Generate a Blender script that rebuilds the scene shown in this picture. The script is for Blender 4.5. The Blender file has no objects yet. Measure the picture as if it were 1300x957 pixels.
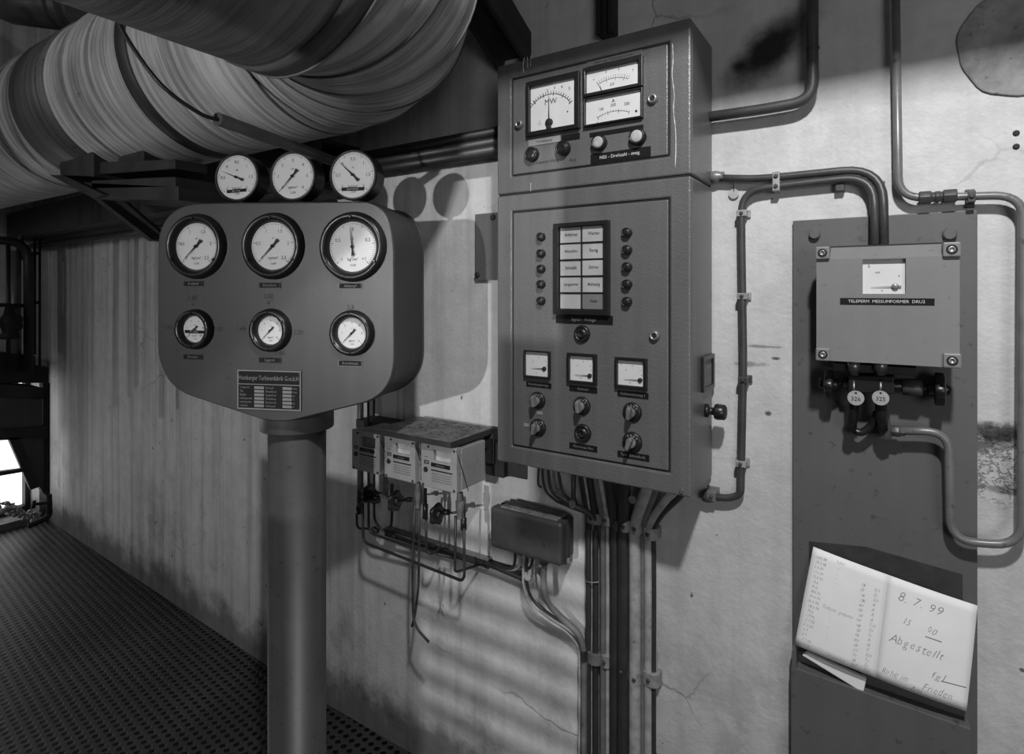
import bpy, bmesh, math, random
from mathutils import Vector, Matrix
random.seed(7)
scene = bpy.context.scene
COL = scene.collection
PI = math.pi
# ------------------------------------------------------------------ camera model
FPX, CX, HY = 740.0, 650.0, 370.0
TH = math.radians(33.17)
CAM = Vector((0.0, -1.5, 1.6))
RV = Vector((math.cos(TH), math.sin(TH), 0)); FV = Vector((-math.sin(TH), math.cos(TH), 0)); ZV = Vector((0, 0, 1))
XV = Vector((1, 0, 0)); NV = Vector((0, -1, 0))
cd = bpy.data.cameras.new('camera'); cam = bpy.data.objects.new('camera', cd); COL.objects.link(cam)
cam.location = CAM; cam.rotation_euler = (PI/2, 0, TH)
cd.sensor_width = 36; cd.lens = 36*FPX/1300; cd.shift_y = -(478.5-HY)/1300; cd.clip_start = .02
scene.camera = cam
def ray(px, py): return FV + RV*((px-CX)/FPX) + ZV*((HY-py)/FPX)
def T(px, py, t): return CAM + ray(px, py)*t
class Frame:
    def __init__(s, o, u, v, n): s.o, s.u, s.v, s.n = Vector(o), Vector(u), Vector(v), Vector(n)
    def pt(s, u, v, w=0): return s.o + s.u*u + s.v*v + s.n*w
    def uv(s, px, py, w=0):
        r = ray(px, py); q = s.o + s.n*w
        t = (q-CAM).dot(s.n)/r.dot(s.n); p = CAM + r*t - s.o
        return p.dot(s.u), p.dot(s.v)
    def at(s, px, py, w=0): return s.pt(*s.uv(px, py, w), w)
    def px(s, px, py, n, w=0):          # length in metres of n pixels seen at that spot
        a = s.at(px, py-n/2, w); b = s.at(px, py+n/2, w); return (a-b).length
WF = Frame((0, 0, 0), XV, ZV, NV)       # the main wall: u = x, v = height, w = distance in front of it
W = WF.at
LA = math.radians(2.7)
KX = -1.95
LF = Frame((KX, 0, 0), (math.cos(LA), -math.sin(LA), 0), ZV, (-math.sin(LA), -math.cos(LA), 0))
# ------------------------------------------------------------------ materials
def nd(nt, t, **k):
    n = nt.nodes.new(t)
    for a, b in k.items(): setattr(n, a, b)
    return n
def mat(name, g, rough=.5, metal=0., var=.15, vs=6., bump=.0, bs=60., streak=0., spec=.5, speck=0., rvar=0.):
    m = bpy.data.materials.new(name); m.use_nodes = True; nt = m.node_tree; L = nt.links.new
    b = nt.nodes['Principled BSDF']
    b.inputs['Roughness'].default_value = rough; b.inputs['Metallic'].default_value = metal
    b.inputs['Specular IOR Level'].default_value = spec
    tc = nd(nt, 'ShaderNodeTexCoord')
    no = nd(nt, 'ShaderNodeTexNoise'); no.inputs['Scale'].default_value = vs; no.inputs['Detail'].default_value = 6; no.inputs['Roughness'].default_value = .65
    L(tc.outputs['Object'], no.inputs['Vector'])
    mr = nd(nt, 'ShaderNodeMapRange'); mr.inputs['From Min'].default_value = .3; mr.inputs['From Max'].default_value = .7
    mr.inputs['To Min'].default_value = g*(1-var); mr.inputs['To Max'].default_value = g*(1+var)
    L(no.outputs['Fac'], mr.inputs['Value']); val = mr.outputs['Result']
    if streak:
        mp = nd(nt, 'ShaderNodeMapping'); mp.inputs['Scale'].default_value = (30, 30, 1.2)
        L(tc.outputs['Object'], mp.inputs['Vector'])
        n2 = nd(nt, 'ShaderNodeTexNoise'); n2.inputs['Scale'].default_value = 1.; n2.inputs['Detail'].default_value = 4
        L(mp.outputs['Vector'], n2.inputs['Vector'])
        m2 = nd(nt, 'ShaderNodeMapRange'); m2.inputs['From Min'].default_value = .35; m2.inputs['From Max'].default_value = .7
        m2.inputs['To Min'].default_value = 1-streak; m2.inputs['To Max'].default_value = 1+streak*.6
        L(n2.outputs['Fac'], m2.inputs['Value'])
        mu = nd(nt, 'ShaderNodeMath', operation='MULTIPLY'); L(val, mu.inputs[0]); L(m2.outputs['Result'], mu.inputs[1]); val = mu.outputs[0]
    if speck:
        n3 = nd(nt, 'ShaderNodeTexNoise'); n3.inputs['Scale'].default_value = 55; n3.inputs['Detail'].default_value = 3
        L(tc.outputs['Object'], n3.inputs['Vector'])
        m3 = nd(nt, 'ShaderNodeMapRange'); m3.inputs['From Min'].default_value = .64; m3.inputs['From Max'].default_value = .74
        m3.inputs['To Min'].default_value = 1; m3.inputs['To Max'].default_value = 1-speck
        L(n3.outputs['Fac'], m3.inputs['Value'])
        mu = nd(nt, 'ShaderNodeMath', operation='MULTIPLY'); L(val, mu.inputs[0]); L(m3.outputs['Result'], mu.inputs[1]); val = mu.outputs[0]
    cb = nd(nt, 'ShaderNodeCombineColor'); [L(val, cb.inputs[i]) for i in range(3)]
    L(cb.outputs['Color'], b.inputs['Base Color'])
    if rvar:
        m4 = nd(nt, 'ShaderNodeMapRange'); m4.inputs['To Min'].default_value = rough-rvar; m4.inputs['To Max'].default_value = rough+rvar
        L(no.outputs['Fac'], m4.inputs['Value']); L(m4.outputs['Result'], b.inputs['Roughness'])
    if bump:
        nb = nd(nt, 'ShaderNodeTexNoise'); nb.inputs['Scale'].default_value = bs; nb.inputs['Detail'].default_value = 3
        L(tc.outputs['Object'], nb.inputs['Vector'])
        bp = nd(nt, 'ShaderNodeBump'); bp.inputs['Strength'].default_value = bump; bp.inputs['Distance'].default_value = .002
        L(nb.outputs['Fac'], bp.inputs['Height']); L(bp.outputs['Normal'], b.inputs['Normal'])
    return m
M = {}
M['cabinet'] = mat('hammered_grey_paint', .125, .31, .0, .10, 3., .55, 230., .10, rvar=.06)
M['panel'] = mat('dark_grey_enamel', .046, .42, 0, .12, 4., .05, 40., .12, speck=.3)
M['column'] = mat('column_grey_paint', .06, .45, 0, .2, 5., .15, 30., .2, speck=.5)
M['plate'] = mat('backing_plate_paint', .115, .42, 0, .1, 3., .1, 60., .05, speck=.4)
M['box'] = mat('transmitter_grey_paint', .20, .45, 0, .08, 4., .06, 90., .04, speck=.25)
M['lightbox'] = mat('pale_grey_enamel', .27, .42, 0, .08, 5., .05, 60., .08, speck=.3)
M['black'] = mat('black_bakelite', .014, .32, 0, .2, 10., spec=.5)
M['blackmat'] = mat('matt_black', .012, .7, 0, .3, 10.)
M['label'] = mat('black_label_strip', .009, .6, 0, .2, 20., spec=.2)
M['white'] = mat('white_dial_card', .64, .6, 0, .05, 14.)
M['cream'] = mat('translucent_lamp_tile', .42, .45, 0, .12, 18., .2, 40)
M['greytile'] = mat('dark_lamp_tile', .17, .45, 0, .1, 18.)
M['ink'] = mat('black_ink', .012, .7)
M['pencil'] = mat('pencil_writing', .16, .8)
M['letter'] = mat('engraved_white_lettering', .62, .6)
M['dimletter'] = mat('engraved_grey_lettering', .20, .6)
M['steel'] = mat('dull_steel', .34, .38, .75, .2, 20., .1, 80., speck=.4)
M['tube'] = mat('grey_painted_tube', .17, .36, .15, .2, 16., .1, 50., speck=.5)
M['darktube'] = mat('dark_painted_tube', .055, .42, 0, .3, 14., .15, 60., speck=.4)
M['blacktube'] = mat('black_impulse_line', .022, .45, 0, .3, 20.)
M['cabledark'] = mat('dark_cable_sheath', .035, .5, 0, .3, 16.)
M['cablemid'] = mat('grey_cable_sheath', .15, .55, 0, .3, 22., .2, 60, speck=.5)
M['cablelight'] = mat('pale_cable_sheath', .36, .55, 0, .35, 22., .2, 60, speck=.5)
M['clamp'] = mat('galvanised_clamp', .34, .5, .3, .35, 60., .3, 90., speck=.6)
M['darksteel'] = mat('sooty_steel', .022, .6, 0, .5, 9., .3, 40.)
M['paper'] = mat('writing_paper', .86, .75, 0, .05, 9., .1, 14.)
M['dust'] = mat('dusty_cover_plate', .13, .85, 0, .6, 45., 1.0, 90., speck=.8)
M['jbox'] = mat('dark_painted_cast_iron', .045, .42, 0, .25, 9., .35, 40., speck=.5)
M['tag'] = mat('aluminium_tag', .46, .45, .35, .2, 50.)
M['glass'] = None
M['duct'] = None
# ------------------------------------------------------------------ mesh builder
class MB:
    def __init__(s): s.v = []; s.f = []; s.sm = []; s.uvs = None
    def add(s, vs, fs, smooth=False):
        n = len(s.v); s.v += [Vector(p) for p in vs]
        for f in fs: s.f.append([n+i for i in f]); s.sm.append(smooth)
        return s
    def box(s, fr, u0, u1, v0, v1, w0, w1):
        if u0 > u1: u0, u1 = u1, u0
        if v0 > v1: v0, v1 = v1, v0
        if w0 > w1: w0, w1 = w1, w0
        p = [fr.pt(u, v, w) for w in (w0, w1) for v in (v0, v1) for u in (u0, u1)]
        return s.add(p, [(0,2,3,1), (4,5,7,6), (0,1,5,4), (2,6,7,3), (0,4,6,2), (1,3,7,5)])
    def quadbox(s, pts, ext):           # four corners pushed along ext
        p = [Vector(q) for q in pts]; e = Vector(ext)
        return s.add(p+[q+e for q in p], [(0,1,2,3), (7,6,5,4), (0,4,5,1), (1,5,6,2), (2,6,7,3), (3,7,4,0)])
    def prism(s, pts, ext, smooth=False, cap=True):
        n = len(pts); p = [Vector(q) for q in pts]; e = Vector(ext)
        s.add(p+[q+e for q in p], [(i, (i+1) % n, n+(i+1) % n, n+i) for i in range(n)], smooth)
        if cap:
            k = len(s.v)-2*n
            s.f.append([k+i for i in range(n)][::-1]); s.sm.append(False)
            s.f.append([k+n+i for i in range(n)]); s.sm.append(False)
        return s
    def ringframe(s, fr, a, b, w0, w1):  # rectangular frame: outer a, inner b = (u0,u1,v0,v1)
        def rc(q, w): return [fr.pt(q[0], q[2], w), fr.pt(q[1], q[2], w), fr.pt(q[1], q[3], w), fr.pt(q[0], q[3], w)]
        p = rc(a, w0)+rc(b, w0)+rc(a, w1)+rc(b, w1); f = []
        for i in range(4):
            j = (i+1) % 4
            f += [(i, j, 4+j, 4+i), (8+i, 12+i, 12+j, 8+j), (i, 8+i, 8+j, j), (4+i, 4+j, 12+j, 12+i)]
        return s.add(p, f)
    def lathe(s, o, ax, prof, seg=32, closed=False, ref=None):
        ax = Vector(ax).normalized(); r = ref or (Vector((0, 0, 1)) if abs(ax.z) < .9 else Vector((1, 0, 0)))
        a = ax.cross(r).normalized(); b = ax.cross(a); o = Vector(o); vs = []; fs = []
        for h, q in prof:
            for i in range(seg):
                t = 2*PI*i/seg; vs.append(o+ax*h+(a*math.cos(t)+b*math.sin(t))*max(q, 1e-5))
        for k in range(len(prof)-1):
            for i in range(seg):
                j = (i+1) % seg; fs.append((k*seg+i, k*seg+j, (k+1)*seg+j, (k+1)*seg+i))
        n0 = len(s.f); s.add(vs, fs, True)
        base = len(s.v)-len(vs)
        if prof[0][1] > 1e-4: s.f.append([base+i for i in range(seg)][::-1]); s.sm.append(False)
        if prof[-1][1] > 1e-4: s.f.append([base+(len(prof)-1)*seg+i for i in range(seg)]); s.sm.append(False)
        return s
    def cyl(s, a, b, r, seg=20, r2=None):
        a = Vector(a); b = Vector(b); d = b-a
        return s.lathe(a, d, [(0, r), (d.length, r if r2 is None else r2)], seg)
    def disc(s, o, n, r, seg=40, squash=1): return s.lathe(o, n, [(0, r), (.0006, r)], seg)
    def tube(s, pts, r, fil=0., seg=12, cap=True):
        P = path(pts, fil) if fil else [Vector(p) for p in pts]
        n = len(P); tan = []
        for i in range(n):
            a = P[max(i-1, 0)]; b = P[min(i+1, n-1)]; tan.append((b-a).normalized())
        up = Vector((0, 0, 1)) if abs(tan[0].z) < .9 else Vector((1, 0, 0))
        a = tan[0].cross(up).normalized(); vs = []; fs = []
        for i in range(n):
            a = (a - tan[i]*a.dot(tan[i])).normalized(); b = tan[i].cross(a)
            rr = r[i] if isinstance(r, (list, tuple)) else r
            for k in range(seg):
                t = 2*PI*k/seg; vs.append(P[i]+(a*math.cos(t)+b*math.sin(t))*rr)
        for i in range(n-1):
            for k in range(seg):
                j = (k+1) % seg; fs.append((i*seg+k, i*seg+j, (i+1)*seg+j, (i+1)*seg+k))
        s.add(vs, fs, True); base = len(s.v)-len(vs)
        if cap:
            s.f.append([base+i for i in range(seg)][::-1]); s.sm.append(False)
            s.f.append([base+(n-1)*seg+i for i in range(seg)]); s.sm.append(False)
        return s
    def text(s, fr, txt, u, v, w, size, align='CENTER', shear=0., rot=0., thin=0., sx=1.):
        vs, fs = glyphs(txt, align, thin); c, q = math.cos(rot), math.sin(rot); out = []
        for x, y in vs:
            x = (x*sx + shear*y)*size; y = y*size
            out.append(fr.pt(u + x*c - y*q, v + x*q + y*c, w))
        return s.add(out, fs)
    def build(s, name, m, parent=None, bevel=0., seg=2):
        off = Vector((0, 0, 0)); q = parent
        while q: off = off + q.location; q = q.parent
        me = bpy.data.meshes.new(name)
        if parent is None:
            xs = [p for p in s.v]; lo = Vector((min(p.x for p in xs), min(p.y for p in xs), min(p.z for p in xs))); hi = Vector((max(p.x for p in xs), max(p.y for p in xs), max(p.z for p in xs)))
            off = Vector(((lo.x+hi.x)/2, (lo.y+hi.y)/2, lo.z))
            if s.uvs is None and name.startswith(('wall', 'floor', 'ceiling')): off = Vector((0, 0, 0))
        me.from_pydata([p-off for p in s.v], [], s.f); me.update()
        for p, k in zip(me.polygons, s.sm): p.use_smooth = k
        bm = bmesh.new(); bm.from_mesh(me); bmesh.ops.recalc_face_normals(bm, faces=bm.faces); bm.to_mesh(me); bm.free()
        if s.uvs is not None:
            ul = me.uv_layers.new(name='UVMap')
            for lp in me.loops: ul.data[lp.index].uv = s.uvs[lp.vertex_index]
        o = bpy.data.objects.new(name, me); COL.objects.link(o)
        if m: me.materials.append(M[m] if isinstance(m, str) else m)
        if parent: o.parent = parent
        else: o.location = off
        if bevel:
            b = o.modifiers.new('bevel', 'BEVEL'); b.width = bevel; b.segments = seg; b.limit_method = 'ANGLE'; b.angle_limit = math.radians(40)
            b.harden_normals = False
        return o
def path(pts, fil, n=7):
    P = [Vector(p) for p in pts]; out = [P[0]]
    for i in range(1, len(P)-1):
        a, b, c = P[i-1], P[i], P[i+1]; d1 = (a-b); d2 = (c-b)
        l = min(fil, d1.length*.49, d2.length*.49)
        p = b+d1.normalized()*l; q = b+d2.normalized()*l
        for k in range(n+1):
            t = k/n; out.append(p*(1-t)**2+b*2*t*(1-t)+q*t*t)
    out.append(P[-1]); return out
def smooth_path(pts, n=8):
    P = [Vector(p) for p in pts]; P = [P[0]*2-P[1]]+P+[P[-1]*2-P[-2]]; out = []
    for i in range(1, len(P)-2):
        for k in range(n):
            t = k/n; a, b, c, d = P[i-1], P[i], P[i+1], P[i+2]
            out.append(.5*((2*b)+(c-a)*t+(2*a-5*b+4*c-d)*t*t+(3*b-a-3*c+d)*t**3))
    out.append(P[-2]); return out
_G = {}
def glyphs(txt, align, thin):
    k = (txt, align, thin)
    if k not in _G:
        cu = bpy.data.curves.new('t', 'FONT'); cu.body = txt; cu.align_x = align; cu.align_y = 'CENTER'; cu.size = 1; cu.offset = thin; cu.resolution_u = 2
        o = bpy.data.objects.new('t', cu); COL.objects.link(o)
        dg = bpy.context.evaluated_depsgraph_get(); me = o.evaluated_get(dg).to_mesh()
        _G[k] = ([(v.co.x, v.co.y) for v in me.vertices], [tuple(p.vertices) for p in me.polygons])
        o.evaluated_get(dg).to_mesh_clear(); bpy.data.objects.remove(o); bpy.data.curves.remove(cu)
    return _G[k]
def tag(o, label, cat, group=None, kind=None):
    if label: o['label'] = label
    if cat: o['category'] = cat
    if group: o['group'] = group
    if kind: o['kind'] = kind
    return o
def thing(name, label, cat, loc, group=None):
    o = bpy.data.objects.new(name, None); COL.objects.link(o); o.location = loc; o.empty_display_size = .05
    return tag(o, label, cat, group)
def struct(o): o['kind'] = 'structure'; return o
# ------------------------------------------------------------------ wall plaster
def wall_material():
    m = bpy.data.materials.new('old_painted_plaster'); m.use_nodes = True; nt = m.node_tree; L = nt.links.new
    b = nt.nodes['Principled BSDF']; b.inputs['Roughness'].default_value = .6; b.inputs['Specular IOR Level'].default_value = .35
    geo = nd(nt, 'ShaderNodeTexCoord').outputs['Object']
    def math_(op, a, c=None, clamp=False):
        n = nd(nt, 'ShaderNodeMath', operation=op, use_clamp=clamp)
        for i, q in enumerate((a, c)):
            if q is None: continue
            if isinstance(q, (int, float)): n.inputs[i].default_value = q
            else: L(q, n.inputs[i])
        return n.outputs[0]
    def noise(sc, det=5, scale=(1, 1, 1), rough=.6, loc=(0, 0, 0), dist=0):
        mp = nd(nt, 'ShaderNodeMapping'); mp.inputs['Scale'].default_value = scale; mp.inputs['Location'].default_value = loc; L(geo, mp.inputs['Vector'])
        n = nd(nt, 'ShaderNodeTexNoise'); n.inputs['Scale'].default_value = sc; n.inputs['Detail'].default_value = det; n.inputs['Roughness'].default_value = rough; n.inputs['Distortion'].default_value = dist
        L(mp.outputs['Vector'], n.inputs['Vector']); return n.outputs['Fac']
    def ramp(v, a, c, lo, hi):
        n = nd(nt, 'ShaderNodeMapRange'); n.interpolation_type = 'SMOOTHSTEP'
        for k, q in zip(('From Min', 'From Max', 'To Min', 'To Max'), (a, c, lo, hi)): n.inputs[k].default_value = q
        L(v, n.inputs['Value']); return n.outputs['Result']
    sx = nd(nt, 'ShaderNodeSeparateXYZ'); L(geo, sx.inputs[0]); X, Z = sx.outputs['X'], sx.outputs['Z']
    val = ramp(noise(1.3, 6), .3, .7, .50, .64)
    val = math_('MULTIPLY', val, ramp(noise(14, 6, rough=.7), .3, .7, .9, 1.06))
    # vertical dirt runs
    st = ramp(noise(1, 4, (16, 16, .55)), .42, .68, 0, 1)
    wst = ramp(X, -2.6, -.2, 1., .25)
    val = math_('MULTIPLY', val, math_('SUBTRACT', 1, math_('MULTIPLY', math_('MULTIPLY', st, wst), .30)))
    fine = ramp(noise(1, 3, (60, 60, .7), loc=(3, 0, 1)), .55, .7, 0, 1)
    val = math_('MULTIPLY', val, math_('SUBTRACT', 1, math_('MULTIPLY', math_('MULTIPLY', fine, wst), .12)))
    def blob(cx, cz, rx, rz, amt, soft=.6, nz=.5, ns=9, rot=0.):
        c, q = math.cos(rot), math.sin(rot)
        dx = math_('ADD', X, -cx); dz = math_('ADD', Z, -cz)
        a = math_('DIVIDE', math_('ADD', math_('MULTIPLY', dx, c), math_('MULTIPLY', dz, q)), rx)
        e = math_('DIVIDE', math_('ADD', math_('MULTIPLY', dz, c), math_('MULTIPLY', dx, -q)), rz)
        d = math_('SQRT', math_('ADD', math_('MULTIPLY', a, a), math_('MULTIPLY', e, e)))
        d = math_('ADD', d, math_('MULTIPLY', math_('ADD', noise(ns, 5, rough=.7), -.5), nz*2))
        return ramp(d, 1-soft, 1+soft*.3, amt, 0)
    def darken(v, mask): return math_('MULTIPLY', v, math_('SUBTRACT', 1, mask, True))
    sc = WF.uv(976, 62); val = darken(val, blob(sc[0], sc[1], .125, .066, .97, .68, .32, 14, .62))
    sc = WF.uv(939, 84); val = darken(val, blob(sc[0], sc[1], .022, .018, .85, .8, .2, 20))
    for px, py, rx, rz, a in ((1264, 548, .06, .022, .85), (1278, 560, .05, .02, .5), (1246, 566, .02, .02, .6), (1275, 622, .04, .010, .55), (950, 462, .04, .008, .5), (975, 525, .008, .006, .8), (970, 440, .05, .004, .5), (985, 455, .012, .004, .8)):
        sc = WF.uv(px, py); val = darken(val, blob(sc[0], sc[1], rx, rz, a, .55, .95, 38))
    sc = WF.uv(1266, 592); reg = blob(sc[0], sc[1], .085, .085, 1, .35, .35, 18)
    n_ = noise(17, 6, (1, 1, 1.7), .7, (2, 0, 1)); cl = math_('ABSOLUTE', math_('ADD', n_, -.5))
    val = darken(val, math_('MULTIPLY', reg, ramp(cl, .0, .035, .75, 0))); val = darken(val, math_('MULTIPLY', reg, ramp(n_, .56, .6, 0, .35)))
    # hairline cracks and small chips
    vo = nd(nt, 'ShaderNodeTexVoronoi'); vo.feature = 'DISTANCE_TO_EDGE'; vo.inputs['Scale'].default_value = 1.7
    mp = nd(nt, 'ShaderNodeMixRGB'); mp.inputs['Fac'].default_value = .12
    nn = nd(nt, 'ShaderNodeTexNoise'); nn.inputs['Scale'].default_value = 5; nn.inputs['Detail'].default_value = 6; L(geo, nn.inputs['Vector'])
    L(geo, mp.inputs[1]); L(nn.outputs['Color'], mp.inputs[2]); L(mp.outputs[0], vo.inputs['Vector'])
    crack = math_('MULTIPLY', ramp(vo.outputs['Distance'], .0, .006, 1, 0), ramp(noise(1.1, 2, loc=(5, 5, 5)), .50, .60, 0, .42))
    val = darken(val, crack)
    chip = ramp(noise(26, 2, loc=(1, 2, 3)), .72, .75, 0, .75); val = darken(val, chip)
    # ragged darker foot of the wall
    foot = math_('MULTIPLY', ramp(math_('ADD', Z, math_('MULTIPLY', noise(7, 5, rough=.7), -.35)), -.12, .06, .75, 0), 1.0); val = darken(val, foot)
    low = ramp(noise(3.2, 6, loc=(7, 1, 2), rough=.7), .5, .66, 0, .3); zl = ramp(Z, .3, 1.1, 1, 0); val = darken(val, math_('MULTIPLY', low, zl))
    cb = nd(nt, 'ShaderNodeCombineColor'); [L(val, cb.inputs[i]) for i in range(3)]; L(cb.outputs['Color'], b.inputs['Base Color'])
    h = math_('ADD', math_('MULTIPLY', noise(9, 6, rough=.65), .6), math_('MULTIPLY', noise(70, 4), .4))
    h = math_('SUBTRACT', h, math_('MULTIPLY', crack, .6)); h = math_('SUBTRACT', h, math_('MULTIPLY', chip, .5))
    bp = nd(nt, 'ShaderNodeBump'); bp.inputs['Strength'].default_value = .35; bp.inputs['Distance'].default_value = .012
    L(h, bp.inputs['Height']); L(bp.outputs['Normal'], b.inputs['Normal'])
    return m
M['wall'] = wall_material()
def floor_material():
    m = bpy.data.materials.new('pressed_steel_grating'); m.use_nodes = True; nt = m.node_tree; L = nt.links.new
    b = nt.nodes['Principled BSDF']; b.inputs['Roughness'].default_value = .5; b.inputs['Metallic'].default_value = .4
    g = nd(nt, 'ShaderNodeTexCoord').outputs['Object']
    mp = nd(nt, 'ShaderNodeMapping'); mp.inputs['Scale'].default_value = (30, 30, 0); mp.inputs['Rotation'].default_value = (0, 0, .1); L(g, mp.inputs['Vector'])
    vo = nd(nt, 'ShaderNodeTexVoronoi'); vo.inputs['Scale'].default_value = 1; vo.inputs['Randomness'].default_value = 0.0; L(mp.outputs['Vector'], vo.inputs['Vector'])
    r = nd(nt, 'ShaderNodeMapRange'); r.interpolation_type = 'SMOOTHSTEP'
    for k, q in zip(('From Min', 'From Max', 'To Min', 'To Max'), (.24, .36, .0, 1)): r.inputs[k].default_value = q
    L(vo.outputs['Distance'], r.inputs['Value'])
    no = nd(nt, 'ShaderNodeTexNoise'); no.inputs['Scale'].default_value = 3; no.inputs['Detail'].default_value = 6; L(g, no.inputs['Vector'])
    r2 = nd(nt, 'ShaderNodeMapRange'); r2.inputs['To Min'].default_value = .03; r2.inputs['To Max'].default_value = .09; L(no.outputs['Fac'], r2.inputs['Value'])
    mu = nd(nt, 'ShaderNodeMath', operation='MULTIPLY'); L(r.outputs['Result'], mu.inputs[0]); L(r2.outputs['Result'], mu.inputs[1])
    cb = nd(nt, 'ShaderNodeCombineColor'); [L(mu.outputs[0], cb.inputs[i]) for i in range(3)]; L(cb.outputs['Color'], b.inputs['Base Color'])
    bp = nd(nt, 'ShaderNodeBump'); bp.inputs['Strength'].default_value = .8; bp.inputs['Distance'].default_value = .01
    L(r.outputs['Result'], bp.inputs['Height']); L(bp.outputs['Normal'], b.inputs['Normal'])
    return m
M['floor'] = floor_material()
def duct_material(name, g0, g1):
    m = bpy.data.materials.new(name); m.use_nodes = True; nt = m.node_tree; L = nt.links.new
    b = nt.nodes['Principled BSDF']; b.inputs['Roughness'].default_value = .5; b.inputs['Specular IOR Level'].default_value = .4
    uv = nd(nt, 'ShaderNodeTexCoord').outputs['UV']
    def noise(scale, det, loc=(0, 0, 0)):
        mp = nd(nt, 'ShaderNodeMapping'); mp.inputs['Scale'].default_value = scale; mp.inputs['Location'].default_value = loc; L(uv, mp.inputs['Vector'])
        n = nd(nt, 'ShaderNodeTexNoise'); n.inputs['Scale'].default_value = 1; n.inputs['Detail'].default_value = det; n.inputs['Roughness'].default_value = .65
        L(mp.outputs['Vector'], n.inputs['Vector']); return n.outputs['Fac']
    def ramp(v, a, c, lo, hi):
        n = nd(nt, 'ShaderNodeMapRange'); n.interpolation_type = 'SMOOTHSTEP'
        for k, q in zip(('From Min', 'From Max', 'To Min', 'To Max'), (a, c, lo, hi)): n.inputs[k].default_value = q
        L(v, n.inputs['Value']); return n.outputs['Result']
    def mul(a, c):
        n = nd(nt, 'ShaderNodeMath', operation='MULTIPLY'); L(a, n.inputs[0]); L(c, n.inputs[1]); return n.outputs[0]
    rings = noise((34, 1.1, 0), 5); fine = noise((110, 2.5, 0), 3, (4, 4, 0)); big = noise((3, 2, 0), 5, (1, 2, 0))
    v = mul(mul(ramp(rings, .35, .68, g1, g0), ramp(fine, .5, .72, 1, .62)), ramp(big, .3, .7, .75, 1.15))
    sp = ramp(noise((9, 12, 0), 4, (9, 1, 0)), .66, .72, 1, .55); v = mul(v, sp)
    cb = nd(nt, 'ShaderNodeCombineColor'); [L(v, cb.inputs[i]) for i in range(3)]; L(cb.outputs['Color'], b.inputs['Base Color'])
    bp = nd(nt, 'ShaderNodeBump'); bp.inputs['Strength'].default_value = .35; bp.inputs['Distance'].default_value = .006
    L(rings, bp.inputs['Height']); L(bp.outputs['Normal'], b.inputs['Normal'])
    return m
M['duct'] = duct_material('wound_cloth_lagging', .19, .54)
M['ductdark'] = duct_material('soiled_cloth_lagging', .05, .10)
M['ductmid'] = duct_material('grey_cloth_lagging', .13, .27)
# ------------------------------------------------------------------ room
m = MB(); p0 = (3.2, 0); p1 = (KX, 0); e = LF.pt(LF.uv(61, 400, 0)[0], 0); p2 = (e.x, e.y); CZ = 4.6
outer = [(3.2, .3), (KX, .3), (p2[0]-.3, p2[1]+.3)]
poly = [p0, p1, p2, outer[2], outer[1], outer[0]]
m.prism([(x, y, -.02) for x, y in poly], (0, 0, CZ+.02)); struct(m.build('wall_back', 'wall'))
XL = p2[0]; YB = p2[1]; BX0 = LF.uv(61, 400, 0)[0]+.02
m = MB(); G = Frame((XL, 0, 0), (0, 1, 0), ZV, (1, 0, 0))
o0, o1, oz0, oz1 = -1.9, YB-.05, .05, 1.0
m.box(G, -5, o0, -.02, CZ, -.3, 0); m.box(G, o0, o1, oz1, CZ, -.3, 0); m.box(G, o0, o1, -.02, oz0, -.3, 0); m.box(G, o1, YB+.3, -.02, CZ, -.3, 0)
struct(m.build('wall_left', 'wall'))
m = MB(); m.box(Frame((0, 0, 0), XV, (0, 1, 0), ZV), XL-.3, 3.2, -6, YB+.1, -.06, 0); struct(m.build('floor', 'floor'))
m = MB(); m.box(Frame((0, 0, 0), XV, (0, 1, 0), ZV), XL-.3, 3.2, -6, .3, CZ, CZ+.1); struct(m.build('ceiling', mat('smoky_ceiling', .1, .8)))
def emis(name, s):
    q = bpy.data.materials.new(name); q.use_nodes = True; n = q.node_tree.nodes['Principled BSDF']
    n.inputs['Base Color'].default_value = (.8, .8, .8, 1); n.inputs['Emission Color'].default_value = (1, 1, 1, 1); n.inputs['Emission Strength'].default_value = s; return q
m = MB(); m.box(G, o0, o1, oz0, oz1, -.24, -.22); wn = struct(m.build('window_1', emis('daylit_frosted_pane', 1.5)))
m = MB(); m.ringframe(G, (o0, o1, oz0, oz1), (o0+.04, o1-.03, oz0+.04, oz1-.04), -.22, -.16)
m.build('window_frame', 'darksteel', wn)
# round mortar patch
m = MB(); c = W(1305, 47, 0); q = WF.px(1305, 47, 72); pr = []
for k in range(48):
    t = 2*PI*k/48; rr = q*(1+.02*math.sin(5*t)+.012*math.sin(11*t+1)); pr.append(WF.pt(c.x+rr*math.cos(t), c.z+rr*1.04*math.sin(t), .0))
m.prism(pr, NV*.006); pt = struct(m.build('shade_rod_1', mat('rough_mortar', .30, .9, 0, .45, 12, 1., 70., speck=.5), bevel=.004))
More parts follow.
